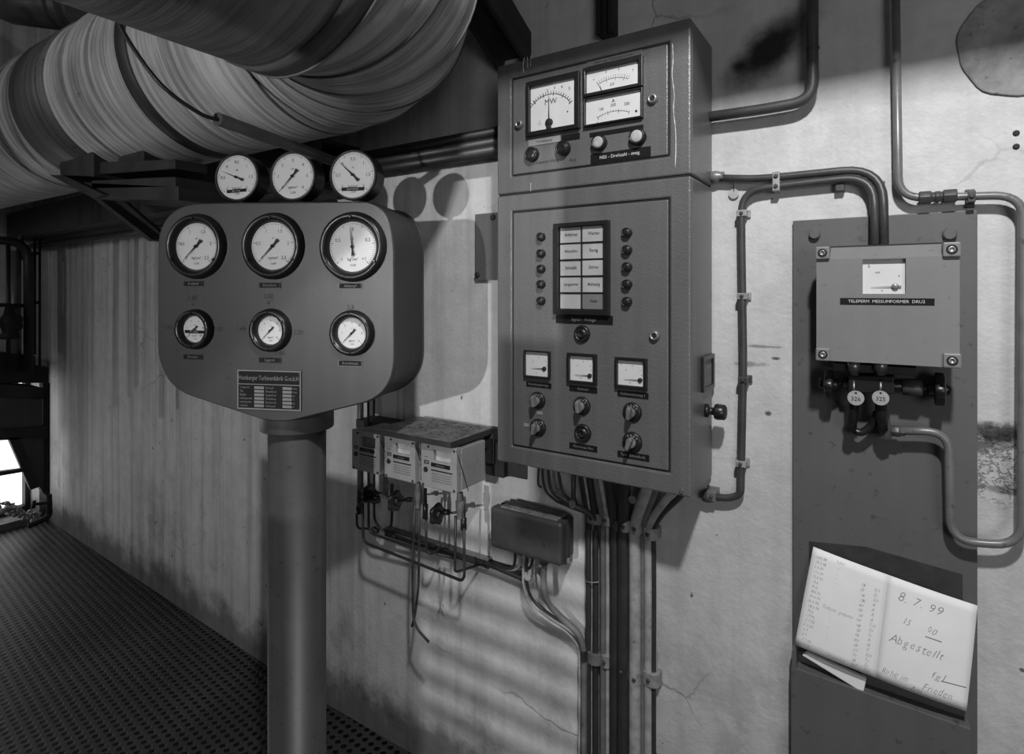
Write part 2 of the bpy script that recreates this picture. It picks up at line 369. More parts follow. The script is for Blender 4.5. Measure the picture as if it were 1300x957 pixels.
# ------------------------------------------------------------------ big lagged pipe with mitred elbow
PY, PZ, PR = -1.5+1.03, 1.6+.707, .276
PX = -.925; RB = .36; EXT = -2.6
def ringpts(c, d, r, seg=64):
    a = Vector((0, 0, 1)); b = d.cross(a).normalized()
    return [c+(a*math.cos(2*PI*k/seg)+b*math.sin(2*PI*k/seg))*r for k in range(seg+1)]
def swept(rings, name, m_, parent, thick=0, dl=None):
    mb = MB(); seg = len(rings[0])-1; vs = [p for r in rings for p in r]; fs = []
    for i in range(len(rings)-1):
        for k in range(seg): fs.append((i*(seg+1)+k, i*(seg+1)+k+1, (i+1)*(seg+1)+k+1, (i+1)*(seg+1)+k))
    mb.add(vs, fs, True); mb.uvs = []
    for i, r in enumerate(rings):
        for k in range(seg+1): mb.uvs.append((dl[i], 2*k/seg))
    return mb.build(name, m_, parent)
cs = []   # (centre, direction, radius, length so far)
cc = Vector((PX-RB, PY-RB, PZ))
lag = thing('lagged_pipe', 'huge cloth-lagged pipe with elbow under the ceiling above the round gauges', 'pipe', (PX-RB, PY, PZ))
NG = 5
def elbow_dir(t): return Vector((math.cos(t), -math.sin(t), 0))        # t=0 along +x, t=pi/2 along -y
def elbow_pos(t): return cc+Vector((math.sin(t), math.cos(t), 0))*RB
rings = []; dl = []; L0 = 0; xs = XL+.05
x = xs
while x < PX-RB-.01:
    rings.append(ringpts(Vector((x, PY, PZ)), XV, PR)); dl.append(x-xs); x += .06
L0 = PX-RB-xs
sub = 3
for g in range(NG):
    t0 = g/NG*PI/2; t1 = (g+1)/NG*PI/2
    a, b = elbow_pos(t0), elbow_pos(t1); ra = ringpts(a, elbow_dir(t0), PR); rb_ = ringpts(b, elbow_dir(t1), PR)
    for k in range(sub+1):
        if k == sub and g < NG-1: continue
        u = k/sub; rings.append([p*(1-u)+q*u for p, q in zip(ra, rb_)]); dl.append(L0+RB*(t0+(t1-t0)*u))
swept(rings, 'lagging', 'duct', lag, dl=dl)
# outgoing leg, slightly fatter, darker, with a step at its end
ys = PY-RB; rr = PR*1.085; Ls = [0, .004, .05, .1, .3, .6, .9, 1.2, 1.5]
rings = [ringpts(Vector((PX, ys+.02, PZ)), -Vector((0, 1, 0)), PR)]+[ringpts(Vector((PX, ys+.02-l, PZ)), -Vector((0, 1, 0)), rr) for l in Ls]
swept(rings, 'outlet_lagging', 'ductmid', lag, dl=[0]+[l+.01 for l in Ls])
rings = [ringpts(Vector((PX, ys+.03-l, PZ)), -Vector((0, 1, 0)), PR) for l in (0, .02, .04)]
swept(rings, 'elbow_sleeve', 'duct', lag, dl=[0, .06, .12])
def band(c, d, r, wdt, name, m_):
    rs = [ringpts(c+d*(k*wdt), d, r+(.0 if k in (0, 1) else 0)) for k in (0, .5, 1)]
    rs = [ringpts(c, d, r-.012)]+rs+[ringpts(c+d*wdt, d, r-.012)]
    return swept(rs, name, m_, lag, dl=[0, 0, wdt/2, wdt, wdt])
band(Vector((PX, ys+.017, PZ)), Vector((0, -1, 0)), rr+.004, .05, 'end_band', 'ductdark')
tg = band(Vector((PX, ys+.022, PZ)), Vector((0, -1, 0)), rr+.006, .007, 'rim_bead', 'ductmid')
for g in range(NG+1):
    t = g/NG*PI/2; band(elbow_pos(t)-elbow_dir(t)*.004, elbow_dir(t), PR+.003, .008, 'seam_band', 'ductdark' if g % 2 == 0 else 'ductmid')
def xpos(px, py, y):            # x where the view ray reaches depth y
    r = ray(px, py); return (CAM+r*((y+1.5)/r.y)).x
for px, py, wd, mm, nm in ((128, 130, .012, 'ductmid', 'seam_band'), (60, 130, .09, 'ductdark', 'soiled_band'), (95, 120, .012, 'ductmid', 'seam_band'), (30, 210, .02, 'ductmid', 'seam_band')):
    x = xpos(px, py, PY-PR*.6); band(Vector((x, PY, PZ)), XV, PR+.004, wd if nm == 'seam_band' else .30, nm, mm)
x = xpos(188, 120, PY-PR*.7)
band(Vector((x, PY, PZ)), XV, PR+.006, .055, 'metal_strap', 'darksteel')
# thin rod over the lagging, running into a conduit
a = T(138, 8, 1.62)
pts = [T(140, -8, 1.16), T(145, 14, 1.14), T(164, 53, 1.13), T(205, 108, 1.13), T(252, 143, 1.18), T(280, 153, 1.22)]
m = MB(); m.tube(smooth_path(pts), .0042, seg=8); tag(m.build('capillary_tube', 'blacktube'), 'thin black capillary line curving across the front of the lagged pipe', 'cable')
m = MB(); m.tube([T(276, 151, 1.215), T(430, 207, 1.62), T(446, 213, 1.68)], .014, seg=14); tag(m.build('sheath_conduit', 'darktube'), 'straight dark conduit slanting down from the lagged pipe behind the top gauges', 'pipe')
# ------------------------------------------------------------------ pipe support and beams, upper left
sp = thing('pipe_support', 'black steel saddle bracket carrying the lagged pipe left of the round gauges', 'bracket', W(150, 240, .47))
def wbox(m, pxs, d0, d1): return m.quadbox([W(px, py, d1) for px, py in pxs], -NV*(d1-d0))
m = MB(); wbox(m, [(76, 193), (118, 184), (118, 224), (76, 222)], .52, .62); m.build('saddle_block', 'darksteel', sp, .004)
m = MB(); wbox(m, [(116, 206), (222, 202), (222, 214), (116, 222)], .50, .60); wbox(m, [(116, 229), (222, 224), (222, 238), (116, 240)], .40, .60); m.build('channel_beam', 'darksteel', sp, .003)
m = MB(); wbox(m, [(62, 222), (80, 222), (130, 246), (118, 252)], .50, .62); wbox(m, [(84, 230), (226, 236), (226, 254), (120, 252)], .40, .60); m.build('base_plate', 'darksteel', sp, .003)
m = MB(); wbox(m, [(150, 186), (182, 190), (182, 206), (150, 206)], .52, .58); wbox(m, [(196, 203), (236, 200), (236, 236), (196, 240)], .40, .46); m.build('gusset', 'darksteel', sp, .003)
m = MB(); wbox(m, [(117, 251), (146, 246), (215, 306), (188, 306)], .42, .44); wbox(m, [(117, 251), (122, 249), (193, 304), (188, 306)], .44, .49); m.build('brace', 'darksteel', sp, .002)
bm_ = thing('wall_beam', 'long black steel beam running along the wall under the lagged pipe', 'beam', LF.at(60, 300, .05))
m = MB(); a0, z0 = LF.uv(-25, 274, .22); a1, z1 = LF.uv(205, 246, .22); z0 = (z0+LF.uv(120, 252, .22)[1])/2
zb = LF.uv(60, 293, .22)[1]; zt = LF.uv(60, 262, .22)[1]
m.box(LF, BX0, .35, zb, zt, .19, .23); m.box(LF, BX0, .35, zb-.012, zb, .03, .23); m.box(LF, BX0, .35, zt, zt+.012, .03, .23); m.build('beam_web', 'darksteel', bm_, .002)
m = MB(); m.tube([LF.pt(BX0, zb-.05, .10), LF.pt(.3, zb-.05, .10)], .018); m.build('service_tube', 'blacktube', bm_)
m = MB(); m.ringframe(LF, (*[LF.uv(x, 270, .05)[0] for x in (127, 138)], *[LF.uv(132, y, .05)[1] for y in (284, 266)]), (*[LF.uv(x, 270, .05)[0] for x in (130.5, 134.5)], *[LF.uv(132, y, .05)[1] for y in (278, 272)]), .04, .06)
tag(m.build('wall_clip', 'darksteel'), 'small black clip frame on the wall just below the long black beam', 'clip')
for i, (y0, y1, r, l) in enumerate(((166, 195.5, .017, 'topmost of three dark wall pipes running behind the gauges to the cabinet'), (178.5, 206.5, .017, 'middle one of three dark wall pipes running behind the gauges to the cabinet'), (191, 214.5, .020, 'lowest of three dark wall pipes running behind the gauges to the cabinet'))):
    z = (W(629, y0, .06).z+W(487, y1, .06).z)/2
    m = MB(); m.tube([(W(640, y0, .06).x, -.06, z), (KX-.2, -.06, z)], r); tag(m.build('wall_pipe', 'blacktube'), l, 'pipe', 'dark pipes along the upper wall')
# top left far pipe, strut, channel
m = MB(); m.tube([T(-60, -30, 3.0), T(20, 2, 2.9), T(110, 12, 2.8)], .11, seg=32); tag(m.build('overhead_pipe', 'darktube'), 'thick dark pipe in the top left corner above the lagged pipe', 'pipe')
x0 = W(655, 73, 0).x; zz = W(655, 60, 0).z
st = Frame((x0, 0, zz), (1, 0, 0), Vector((0, .46, .89)), Vector((0, -.89, .46)))
m = MB(); m.box(st, -.055, .055, -.03, .03, -.02, .9); m.box(st, -.055, -.04, -.07, -.03, -.02, .9); m.box(st, .04, .055, -.07, -.03, -.02, .9)
tag(m.build('wall_strut', 'darksteel', bevel=.003), 'dark steel strut rising from the wall just above the control cabinet', 'beam')
m = MB(); xa, _ = WF.uv(765, 20, 0); xb, _ = WF.uv(785, 20, 0); m.box(WF, xa, xb, 2.3, 3.2, .0, .03); m.box(WF, xa, xa+.012, 2.3, 3.2, .03, .045); m.box(WF, xb-.012, xb, 2.3, 3.2, .03, .045)
tag(m.build('cable_duct', 'blackmat', bevel=.002), 'black upright cable channel on the wall above the control cabinet', 'channel')
# ------------------------------------------------------------------ round gauges
def ticks(m, fr, u, v, w, r0, r1, a0, a1, n, big, wd):
    for i in range(n+1):
        a = math.radians(a0+(a1-a0)*i/n); q = r0-(.06*r1 if i % big == 0 else 0); h = wd*(1.5 if i % big == 0 else 1)
        c, s_ = math.cos(a), math.sin(a)
        m.add([fr.pt(u+c*q-s_*h, v+s_*q+c*h, w), fr.pt(u+c*r1-s_*h, v+s_*r1+c*h, w), fr.pt(u+c*r1+s_*h, v+s_*r1-c*h, w), fr.pt(u+c*q+s_*h, v+s_*q-c*h, w)], [(0, 1, 2, 3)])
def needle(m, fr, u, v, w, L_, ang, wd, tail):
    a = math.radians(ang); c, s_ = math.cos(a), math.sin(a)
    def P(x, y, z): return fr.pt(u+c*x-s_*y, v+s_*x+c*y, w+z)
    out = [(L_, 0), (0, wd), (-tail*.35, wd*.9), (-tail, wd*2.6), (-tail*1.02, 0), (-tail, -wd*2.6), (-tail*.35, -wd*.9), (0, -wd)]
    m.prism([P(x, y, 0) for x, y in out], fr.n*.0012)
    m.lathe(fr.pt(u, v, w), fr.n, [(0, wd*2.2), (.003, wd*2.2), (.004, wd)], 16)
def dialface(fr, u, v, w, R, par, ang, nums, small=None, strip=None, unit='kg/cm²', n=50, big=10, extra=None):
    k = MB(); k.lathe(fr.pt(u, v, w-.001), fr.n, [(0, R), (.001, R)], 48); k.build('dial', 'white', par)
    k = MB(); ticks(k, fr, u, v, w+.0006, R*.90, R*.97, 225, -45, n, big, R*.008)
    for i, t in enumerate(nums):
        a = math.radians(225-270*i/(len(nums)-1))
        if t: k.text(fr, t, u+math.cos(a)*R*.70, v+math.sin(a)*R*.70, w+.0007, R*.20)
    k.text(fr, 'at', u, v+R*.34, w+.0007, R*.13)
    k.text(fr, unit, u, v-R*.5, w+.0007, R*.17); k.text(fr, '1218', u, v-R*.74, w+.0007, R*.13)
    k.build('scale_markings', 'ink', par)
    k = MB(); needle(k, fr, u, v, w+.004, R*.86, ang, R*.028, R*.36); k.build('needle', 'ink', par)
    if strip is not None:
        su, sv, sw, sh, rot, txt = strip; c, s_ = math.cos(rot), math.sin(rot)
        F2 = Frame(fr.pt(u+su*R, v+sv*R, w), fr.u*c+fr.v*s_, fr.v*c-fr.u*s_, fr.n)
        k = MB(); k.box(F2, -sw*R, sw*R, -sh*R, sh*R, .0008, .003); q = k.build('label_strip', 'label', par)
        k = MB(); k.text(F2, txt, 0, 0, .0034, sh*R*1.2); k.build('lettering', 'letter', par)
GD = FV*math.cos(math.radians(10.2))+RV*math.sin(math.radians(10.2))
GU = RV*math.cos(math.radians(10.2))-FV*math.sin(math.radians(10.2))
GF = Frame(T(350, 370, 1.5), GU, ZV, -GD)
gp = thing('gauge_panel', 'grey rounded instrument panel with six round gauges on a thick round pedestal', 'gauge panel', (GF.pt(.03, 0, -.13).x, GF.pt(.03, 0, -.13).y, 0))
def arc(a, b, c, n=8): return [(a[0]*(1-t)**2+2*b[0]*t*(1-t)+c[0]*t*t, a[1]*(1-t)**2+2*b[1]*t*(1-t)+c[1]*t*t) for t in [i/n for i in range(n+1)]]
out = []
out += arc((199, 320), (198.5, 258), (256, 257), 10)
out += arc((462, 255), (498, 255), (501, 318), 10)
out += arc((501.5, 455), (501, 500), (462, 512), 10)
out += arc((372, 534), (350, 538.5), (325, 530.5), 6)
out += arc((246, 504.5), (200, 490), (199, 440), 10)
pts = [GF.at(x, y) for x, y in out]
m = MB(); nP = len(pts); dep = -.225
cen = sum(pts, Vector())/nP
def insetp(k, w_): return [cen+(p-cen)*k+GF.n*w_ for p in pts]
lv = [insetp(.985, 0), insetp(.996, -.003), insetp(1.0, -.010), insetp(1.0, -.185), insetp(1.012, -.188), insetp(1.012, -.210), insetp(1.0, -.222), insetp(.97, dep)]
vs = [p for l in lv for p in l]; fs = []
for i in range(len(lv)-1):
    for k in range(nP): fs.append((i*nP+k, i*nP+(k+1) % nP, (i+1)*nP+(k+1) % nP, (i+1)*nP+k))
m.add(vs, fs, True); m.f.append(list(range(nP))); m.sm.append(False); m.f.append([(len(lv)-1)*nP+k for k in range(nP)][::-1]); m.sm.append(False)
m.build('housing', 'panel', gp)
# pedestal
pc = GF.pt(0, 0, -.125); uvc = GF.uv(377.5, 700, -.125); pc = GF.pt(uvc[0], 0, -.125); rad = 35.5/FPX*((pc-CAM).dot(FV))*.985
zt = GF.at(377, 536, -.125).z; zf = GF.at(377, 552, -.03).z
m = MB(); m.lathe((pc.x, pc.y, 0), ZV, [(0, rad*1.9), (.02, rad*1.9), (.02, rad), (zf, rad)], 64); m.build('pedestal', 'column', gp)
m = MB(); m.lathe((pc.x, pc.y, zf-.004), ZV, [(0, rad*1.05), (.0, rad*1.27), (.05, rad*1.27), (.05+.03, rad*1.27)], 64); m.build('collar', 'column', gp, .002)
def panel_gauge(cx, cy, Rpx, kd, nums, ang, strip=None, rot=0.):
    u, v = GF.uv(cx, cy, .01); R = GF.px(cx, cy, 2*Rpx, .01)/2
    k = MB(); k.lathe(GF.pt(u, v, 0), GF.n, [(0, R*1.03), (.004, R*1.03), (.006, R), (.016, R*.985), (.020, R*.95), (.020, R*kd*1.16), (.006, R*kd*1.0), (.0005, R*kd*1.0)], 56)
    for j in range(3 if kd > .7 else 6):
        a = math.radians(90+j*(120 if kd > .7 else 60)+rot); k.lathe(GF.pt(u+math.cos(a)*R*.86, v+math.sin(a)*R*.86, .019), GF.n, [(0, R*.05), (.003, R*.05), (.004, R*.03)], 12)
    g = k.build('pressure_gauge', 'black', gp); dialface(GF, u, v, .004, R*kd, g, ang, nums, strip=strip, n=50 if kd > .7 else 30); return g
K = .73
panel_gauge(247.5, 312.5, 40.5, K, ['0', '0,5', '1', '1,5', '2', '2,5'], 225)
panel_gauge(345, 312, 41.5, K, ['0', '0,5', '1', '1,5', '2', '2,5'], 226)
panel_gauge(446.5, 313, 43.5, K, ['-1', '0,5', '0', '0,5', '+1'], 97)
panel_gauge(245.5, 418, 25, .66, ['0', '2', '4', '6', '8', '10'], 225, (0, -.2, .82, .12, -.02, 'Frischdampf'))
panel_gauge(342, 419.5, 27, .66, ['0', '1', '2', '3', '4', '5', '6'], 225)
panel_gauge(445.5, 423, 28.5, .68, ['0', '1', '2', '3', '4', '5', '6'], 225)
for cx, cy, w_, h_, tx in ((246, 360, 28, 7, 'Zudampf'), (343, 362, 30, 7.5, 'Entnahme'), (445, 363, 31, 7.5, 'Abdampf'), (245.5, 453, 27, 7, 'Drucköl'), (343, 457, 31, 7.5, 'Lageröl'), (445, 461, 32, 8, 'Kondensat')):
    u, v = GF.uv(cx, cy); s_ = GF.px(cx, cy, 1)
    k = MB(); k.box(GF, u-w_/2*s_, u+w_/2*s_, v-h_/2*s_, v+h_/2*s_, 0, .002); q = k.build('label_strip', 'label', gp, .0004)
    k = MB(); k.ringframe(GF, (u-w_/2*s_, u+w_/2*s_, v-h_/2*s_, v+h_/2*s_), (u-w_/2*s_*.96, u+w_/2*s_*.96, v-h_/2*s_*.84, v+h_/2*s_*.84), .002, .0026)
    k.build('rim', 'dimletter' if cx > 400 else 'panel', q)
    k = MB(); k.text(GF, tx, u, v, .0026, h_*.62*s_); k.build('lettering', 'dimletter', q)
# pencilled limits beside the small gauges
for px, py, tx in ((245, 378, '1,80'), (245, 386, '↓'), (213, 415, '1,60'), (277, 418, '2,00'), (341, 376, '2,00'), (341, 384, '↓'), (306, 417, '1,60'), (379, 422, '2,20'), (355, 449, '2,80'), (445, 390, '2,5')):
    u, v = GF.uv(px, py); k = MB(); k.text(GF, tx, u, v, .0005, .016); k.build('pencil_note', 'ink', gp)
# nameplate
q0 = GF.uv(302.5, 467.5); q1 = GF.uv(383, 523); un, un1 = q0[0], q1[0]; vn1, vn = q0[1]-.003, q1[1]+.003
k = MB(); k.box(GF, un, un1, vn, vn1, 0, .003); npl = k.build('nameplate', 'label', gp); npl['label'] = 'black engraved maker nameplate under the gauges'
W_, H_ = un1-un, vn1-vn
k = MB(); k.ringframe(GF, (un, un1, vn, vn1), (un+.003, un1-.003, vn+.003, vn1-.003), .003, .0042); k.box(GF, un, un1, vn1-H_*.36-.001, vn1-H_*.36+.001, .003, .004)
for r_ in range(6):
    vv = vn1-H_*(.445+r_*.092)
    k.box(GF, un+W_*.27, un+W_*.42, vv-H_*.033, vv+H_*.033, .003, .0036); k.box(GF, un+W_*.715, un+W_*.855, vv-H_*.033, vv+H_*.033, .003, .0036)
k.build('plate_border', 'dimletter', npl)
k = MB(); k.text(GF, 'Hamburger Turbinenfabrik G.m.b.H.', un+W_/2, vn1-H_*.2, .0035, H_*.165, sx=.70)
for r_, (a, b, c) in enumerate((('Turbine N°', 'Drehzahl', 'U/min'), ('Typ', 'Dampfdruck', 'U/min'), ('Baujahr', 'Gegendruck', 'atü'), ('Leistung norm', 'Dampftemp.', '°C'), ('Leistung max', 'Entnahmedr.', 'atü'), ('Lieferjahr', 'Kühlwasser', 'm³'))):
    vv = vn1-H_*(.445+r_*.092)
    k.text(GF, a, un+W_*.04, vv, .0035, H_*.075, 'LEFT', sx=.8); k.text(GF, b, un+W_*.45, vv, .0035, H_*.075, 'LEFT', sx=.8); k.text(GF, c, un+W_*.87, vv, .0035, H_*.07, 'LEFT', sx=.7)
k.build('lettering', 'dimletter', npl)
for a, b in ((un+.006, vn+.006), (un1-.006, vn+.006), (un+.006, vn1-.006), (un1-.006, vn1-.006)): k = MB(); k.lathe(GF.pt(a, b, .003), GF.n, [(0, .0035), (.002, .003)], 12); k.build('rivet', 'blackmat', npl)
# three gauges standing on top
def top_gauge(cx, cy, rpx, nums, ang, label, strip=None):
    w_ = -.035; u, v = GF.uv(cx, cy, w_); R = GF.px(cx, cy, 2*rpx, w_)/2
    topz = GF.at(350, 255.5).z
    b = GF.pt(u, 0, w_-.03); g = thing('pressure_gauge', label, 'gauge', (b.x, b.y, topz), 'round gauges standing on the panel top')
    k = MB(); k.lathe(GF.pt(u, v, w_-.058), GF.n, [(0, R*.9), (.006, R*1.0), (.05, R*1.0), (.052, R*1.03), (.058, R*1.03), (.060, R*.98), (.060, R*.93), (.054, R*.92)], 56); k.build('case', 'black', g)
    k = MB(); k.cyl((b.x, b.y, topz-.004), (b.x, b.y, GF.pt(u, v).z-R*.8), .011, 6); k.build('stem', 'steel', g)
    dialface(GF, u, v, w_-.001, R*.92, g, ang, nums, strip=strip)
top_gauge(300.5, 225, 30.3, ['-1', '0,5', '0', '0,5', '1', '1,5', '2'], 158, 'leftmost gauge on the panel top, needle pointing up left, black strip low on dial', (0, -.62, .48, .07, .05, 'Sperrdampf'))
top_gauge(371.5, 223.5, 31, ['0', '1', '2', '3', '4', '5', '6'], 228, 'middle gauge on the panel top, needle pointing down left, no strip on dial')
top_gauge(448, 222, 31.5, ['1', '0,5', '0', '0,5', '1', '1,5', '2'], 137, 'rightmost gauge on the panel top, nearest the bare wall, needle pointing up left', (0, -.62, .52, .07, 0, 'Labyrinthdampf'))
# ------------------------------------------------------------------ control cabinets
CDEP = .197
def rect(l, r, tl, tr, bl, br, w_):
    a = WF.uv(l, tl, w_); b = WF.uv(r, tr, w_); c = WF.uv(l, bl, w_); d = WF.uv(r, br, w_)
    return (a[0]+c[0])/2, (b[0]+d[0])/2, (c[1]+d[1])/2, (a[1]+b[1])/2
UX0, UX1, SEAM, UTOP = rect(630.8, 876.5, 84.2, 22.1, 248.4, 222, CDEP)
_, _, LBOT, LTOP = rect(631.5, 877.2, 248.4, 222, 584.5, 632.9, CDEP)
UX0 = WF.uv(631.2, 300, CDEP)[0]; UX1 = WF.uv(876.8, 300, CDEP)[0]; XC = (UX0+UX1)/2
up = thing('control_cabinet', 'upper grey steel cabinet with square power meter and two wide meters', 'cabinet', (XC, -CDEP/2, SEAM), 'stacked grey switch cabinets')
lo = thing('control_cabinet', 'lower tall grey steel cabinet with lamp tile window, three small meters and switches', 'cabinet', (XC, -CDEP/2, LBOT), 'stacked grey switch cabinets')
def shell(par, z0, z1, dr):
    k = MB(); k.box(WF, UX0, UX1, z0, z1, 0.012, CDEP-.012); k.ringframe(WF, (UX0, UX1, z0, z1), dr, CDEP-.0125, CDEP); k.build('housing', 'cabinet', par, .004)
    k = MB(); k.box(WF, dr[0]+.0045, dr[1]-.0045, dr[2]+.0045, dr[3]-.0045, CDEP-.011, CDEP-.0005); k.build('door', 'cabinet', par, .0025)
    k = MB(); k.ringframe(WF, dr, (dr[0]+.0035, dr[1]-.0035, dr[2]+.0035, dr[3]-.0035), CDEP-.0115, CDEP-.004); k.build('door_gasket', 'blackmat', par)
shell(up, SEAM+.0025, UTOP, rect(649.2, 850, 100.3, 52, 224.5, 198.3, CDEP))
shell(lo, LBOT, SEAM-.0025, rect(649.8, 850.6, 268.6, 250.2, 565.9, 601.2, CDEP))
k = MB(); k.box(WF, UX0+.004, UX1-.004, SEAM-.003, SEAM+.003, .014, CDEP-.004); k.build('seam_gasket', 'blackmat', lo)
CW = CDEP-.0005
def C(px, py, w_=CW): return WF.uv(px, py, w_)
def S(n, px, py): return WF.px(px, py, n, CW)
def screw_lock(par, px, py, r, name='lock'):
    u, v = C(px, py); R = S(r, px, py)
    k = MB(); k.lathe(WF.pt(u, v, CW), NV, [(0, R*1.15), (.003, R*1.1), (.004, R), (.009, R*.95), (.010, R*.85), (.010, R*.5), (.004, R*.45)], 24); o = k.build(name, 'steel', par)
    k = MB(); k.box(WF, u-R*.3, u+R*.3, v-R*.3, v+R*.3, CW+.003, CW+.0095); k.build('key_stud', 'blackmat', o)
def strip(par, px, py, w_, h_, txt, m_='label', tm='dimletter', ts=.55):
    u, v = C(px, py); hw = abs(C(px+w_/2, py)[0]-C(px-w_/2, py)[0])/2; hh = S(h_, px, py)/2
    k = MB(); k.box(WF, u-hw, u+hw, v-hh, v+hh, CW-.0005, CW+.0018); q = k.build('label_strip', m_, par, .0003)
    if txt: k = MB(); k.text(WF, txt, u, v, CW+.0022, hh*2*ts); k.build('lettering', tm, q)
def button(par, px, py, r, m_, h=.012, name='indicator_lamp'):
    u, v = C(px, py); R = S(r, px, py)
    k = MB(); k.lathe(WF.pt(u, v, CW), NV, [(0, R), (.003, R), (.004, R*.97), (h, R*.95), (h+.001, R*.88), (h+.001, R*.76), (h-.002, R*.74)], 32); o = k.build(name, 'black', par)
    k = MB(); k.lathe(WF.pt(u, v, CW+h-.003), NV, [(0, R*.74), (.003, R*.74), (.0045, R*.62), (.005, R*.3), (.0052, 0)], 32); k.build('cap', m_, o)
def meter(par, l, r, tl, tr, bl, br, mg, pivot, ang, L_, txts, name, depth=.012, arcs=None):
    u0, u1, v0, v1 = rect(l, r, tl, tr, bl, br, CW)
    iu0, iu1, iv0, iv1 = u0+mg[0], u1-mg[1], v0+mg[2], v1-mg[3]
    k = MB(); k.ringframe(WF, (u0, u1, v0, v1), (iu0, iu1, iv0, iv1), CW-.0005, CW+depth); o = k.build(name, 'black', par, .0012)
    k = MB(); k.box(WF, iu0, iu1, iv0, iv1, CW-.0005, CW+.002); k.build('dial', 'white', o)
    k = MB(); WI, HI = iu1-iu0, iv1-iv0
    for t, a, b, s_ in txts: k.text(WF, t, iu0+a*WI, iv0+b*HI, CW+.0026, s_*HI)
    pu, pv = iu0+pivot[0]*WI, iv0+pivot[1]*HI
    if arcs:
        r0, r1, a0, a1, n, big = arcs; ticks(k, WF, pu, pv, CW+.0026, r0*HI, r1*HI, a0, a1, n, big, HI*.006)
        ar = [WF.pt(pu+math.cos(math.radians(a0+(a1-a0)*i/24))*r0*HI, pv+math.sin(math.radians(a0+(a1-a0)*i/24))*r0*HI, CW+.0026) for i in range(25)]
        k.tube(ar, HI*.006, seg=4)
    k.build('scale_markings', 'ink', o)
    k = MB()
    if pivot[1] < 0:
        a = math.radians(ang); q0, q1 = (.04-pivot[1])/math.sin(a)*HI, L_*HI; k.tube([WF.pt(pu+math.cos(a)*q, pv+math.sin(a)*q, CW+.004) for q in (q0, q1)], HI*.012, seg=6); k.build('needle', 'ink', o); return o, (iu0, iu1, iv0, iv1)
    needle(k, WF, pu, pv, CW+.004, L_*HI, ang, HI*.014, HI*.08); k.lathe(WF.pt(pu, pv, CW+.002), NV, [(0, HI*.09), (.004, HI*.085), (.005, HI*.05)], 20); k.build('needle', 'ink', o)
    return o, (iu0, iu1, iv0, iv1)
pm, b = meter(up, 670.5, 737.6, 107, 90, 174.5, 163.5, (.0095, .0125, .011, .013), (.42, .15), 90, .60,
      [('0', .09, .66, .09), ('1', .22, .76, .09), ('2', .38, .85, .09), ('3', .54, .88, .09), ('4', .70, .87, .09), ('5', .86, .80, .09), ('MW', .45, .60, .17), ('1,5', .2, .16, .06), ('~', .2, .22, .08), ('·', .82, .3, .3)], 'power_meter', arcs=(.62, .68, 150, 34, 20, 4))
k = MB(); u, v = b[0]+(b[1]-b[0])*.42, b[2]+(b[3]-b[2])*.04; k.lathe(WF.pt(u, v, CW+.002), NV, [(0, .006), (.006, .006), (.007, .004)], 20); k.build('zero_screw', 'blackmat', pm)
kv, b = meter(up, 742.3, 817.6, 88.6, 71.8, 125, 110.6, (.0065, .010, .008, .009), (.5, -1.2), 112, 1.6, [('kV', .5, .24, .2), ('4', .14, .62, .13), ('5', .38, .84, .13), ('6', .62, .85, .13), ('7', .88, .66, .13)], 'voltage_meter', arcs=(1.70, 1.86, 114, 64, 14, 4))
am, b = meter(up, 743, 817.4, 126.6, 111.6, 162.4, 150.4, (.0035, .0035, .0045, .003), (.5, -1.2), 117, 1.42, [('A', .5, .78, .2), ('100', .28, .54, .15), ('200', .5, .62, .15), ('300', .74, .57, .15), ('·', .9, .2, .8)], 'current_meter', arcs=(1.58, 1.64, 114, 66, 12, 4))
strip(up, 691, 179, 40, 8, 'Wirkleistung', 'lightbox', 'ink'); strip(up, 724.5, 174, 23, 8, '')
strip(up, 782, 166.5, 68, 5.5, ''); strip(up, 787, 197, 76, 12, 'NSS - Drehzahl - steig.', 'label', 'letter', .5); strip(up, 779, 74.5, 70, 6, 'Spannung  Generatorstrom', 'cabinet', 'ink', .8)
button(up, 676.7, 196.8, 9.3, 'black', .014); button(up, 716.8, 189, 9.3, 'black', .016); button(up, 762.3, 182, 9.8, 'cablelight', .016); button(up, 811, 174.5, 10.6, 'cablelight', .016)
screw_lock(up, 660, 158.3, 5.2); screw_lock(up, 829, 126, 6.2)
for (px, py, tx) in ((693, 205, 'Lampenprüfung'), (727, 203, 'Aus')): u, v = C(px, py); k = MB(); k.text(WF, tx, u, v, CW+.0006, .012); k.build('stencil_lettering', 'ink', up)
# lower door
for y in (301, 322, 341.5, 361, 382): button(lo, 688, y, 5.6, 'black', .012, 'push_button')
for y in (295.5, 317.5, 339, 361, 383): button(lo, 797, y, 6.3, 'black', .012, 'push_button')
u0, u1, v0, v1 = rect(705.3, 775.3, 284.2, 280, 398.6, 400, CW)
k = MB(); iu0, iu1, iv0, iv1 = rect(711.2, 768.6, 288.3, 286, 393, 393.2, CW)
k.ringframe(WF, (u0, u1, v0, v1), (iu0, iu1, iv0, iv1), CW-.0005, CW+.014)
cw, ch = (iu1-iu0)/2, (iv1-iv0)/5
k.box(WF, iu0+cw-.0016, iu0+cw+.0016, iv0, iv1, CW, CW+.006)
for j in range(1, 5): k.box(WF, iu0, iu1, iv0+j*ch-.0016, iv0+j*ch+.0016, CW, CW+.006)
an = k.build('signal_window', 'black', lo, .001); an['label'] = 'black framed window of ten signal lamp tiles'
names = [['Anfahren', 'Warten'], ['Abstellen', 'Fertig'], ['Schnelle', 'Stören'], ['Langsamer', 'Achtung'], ['', 'Netz']]
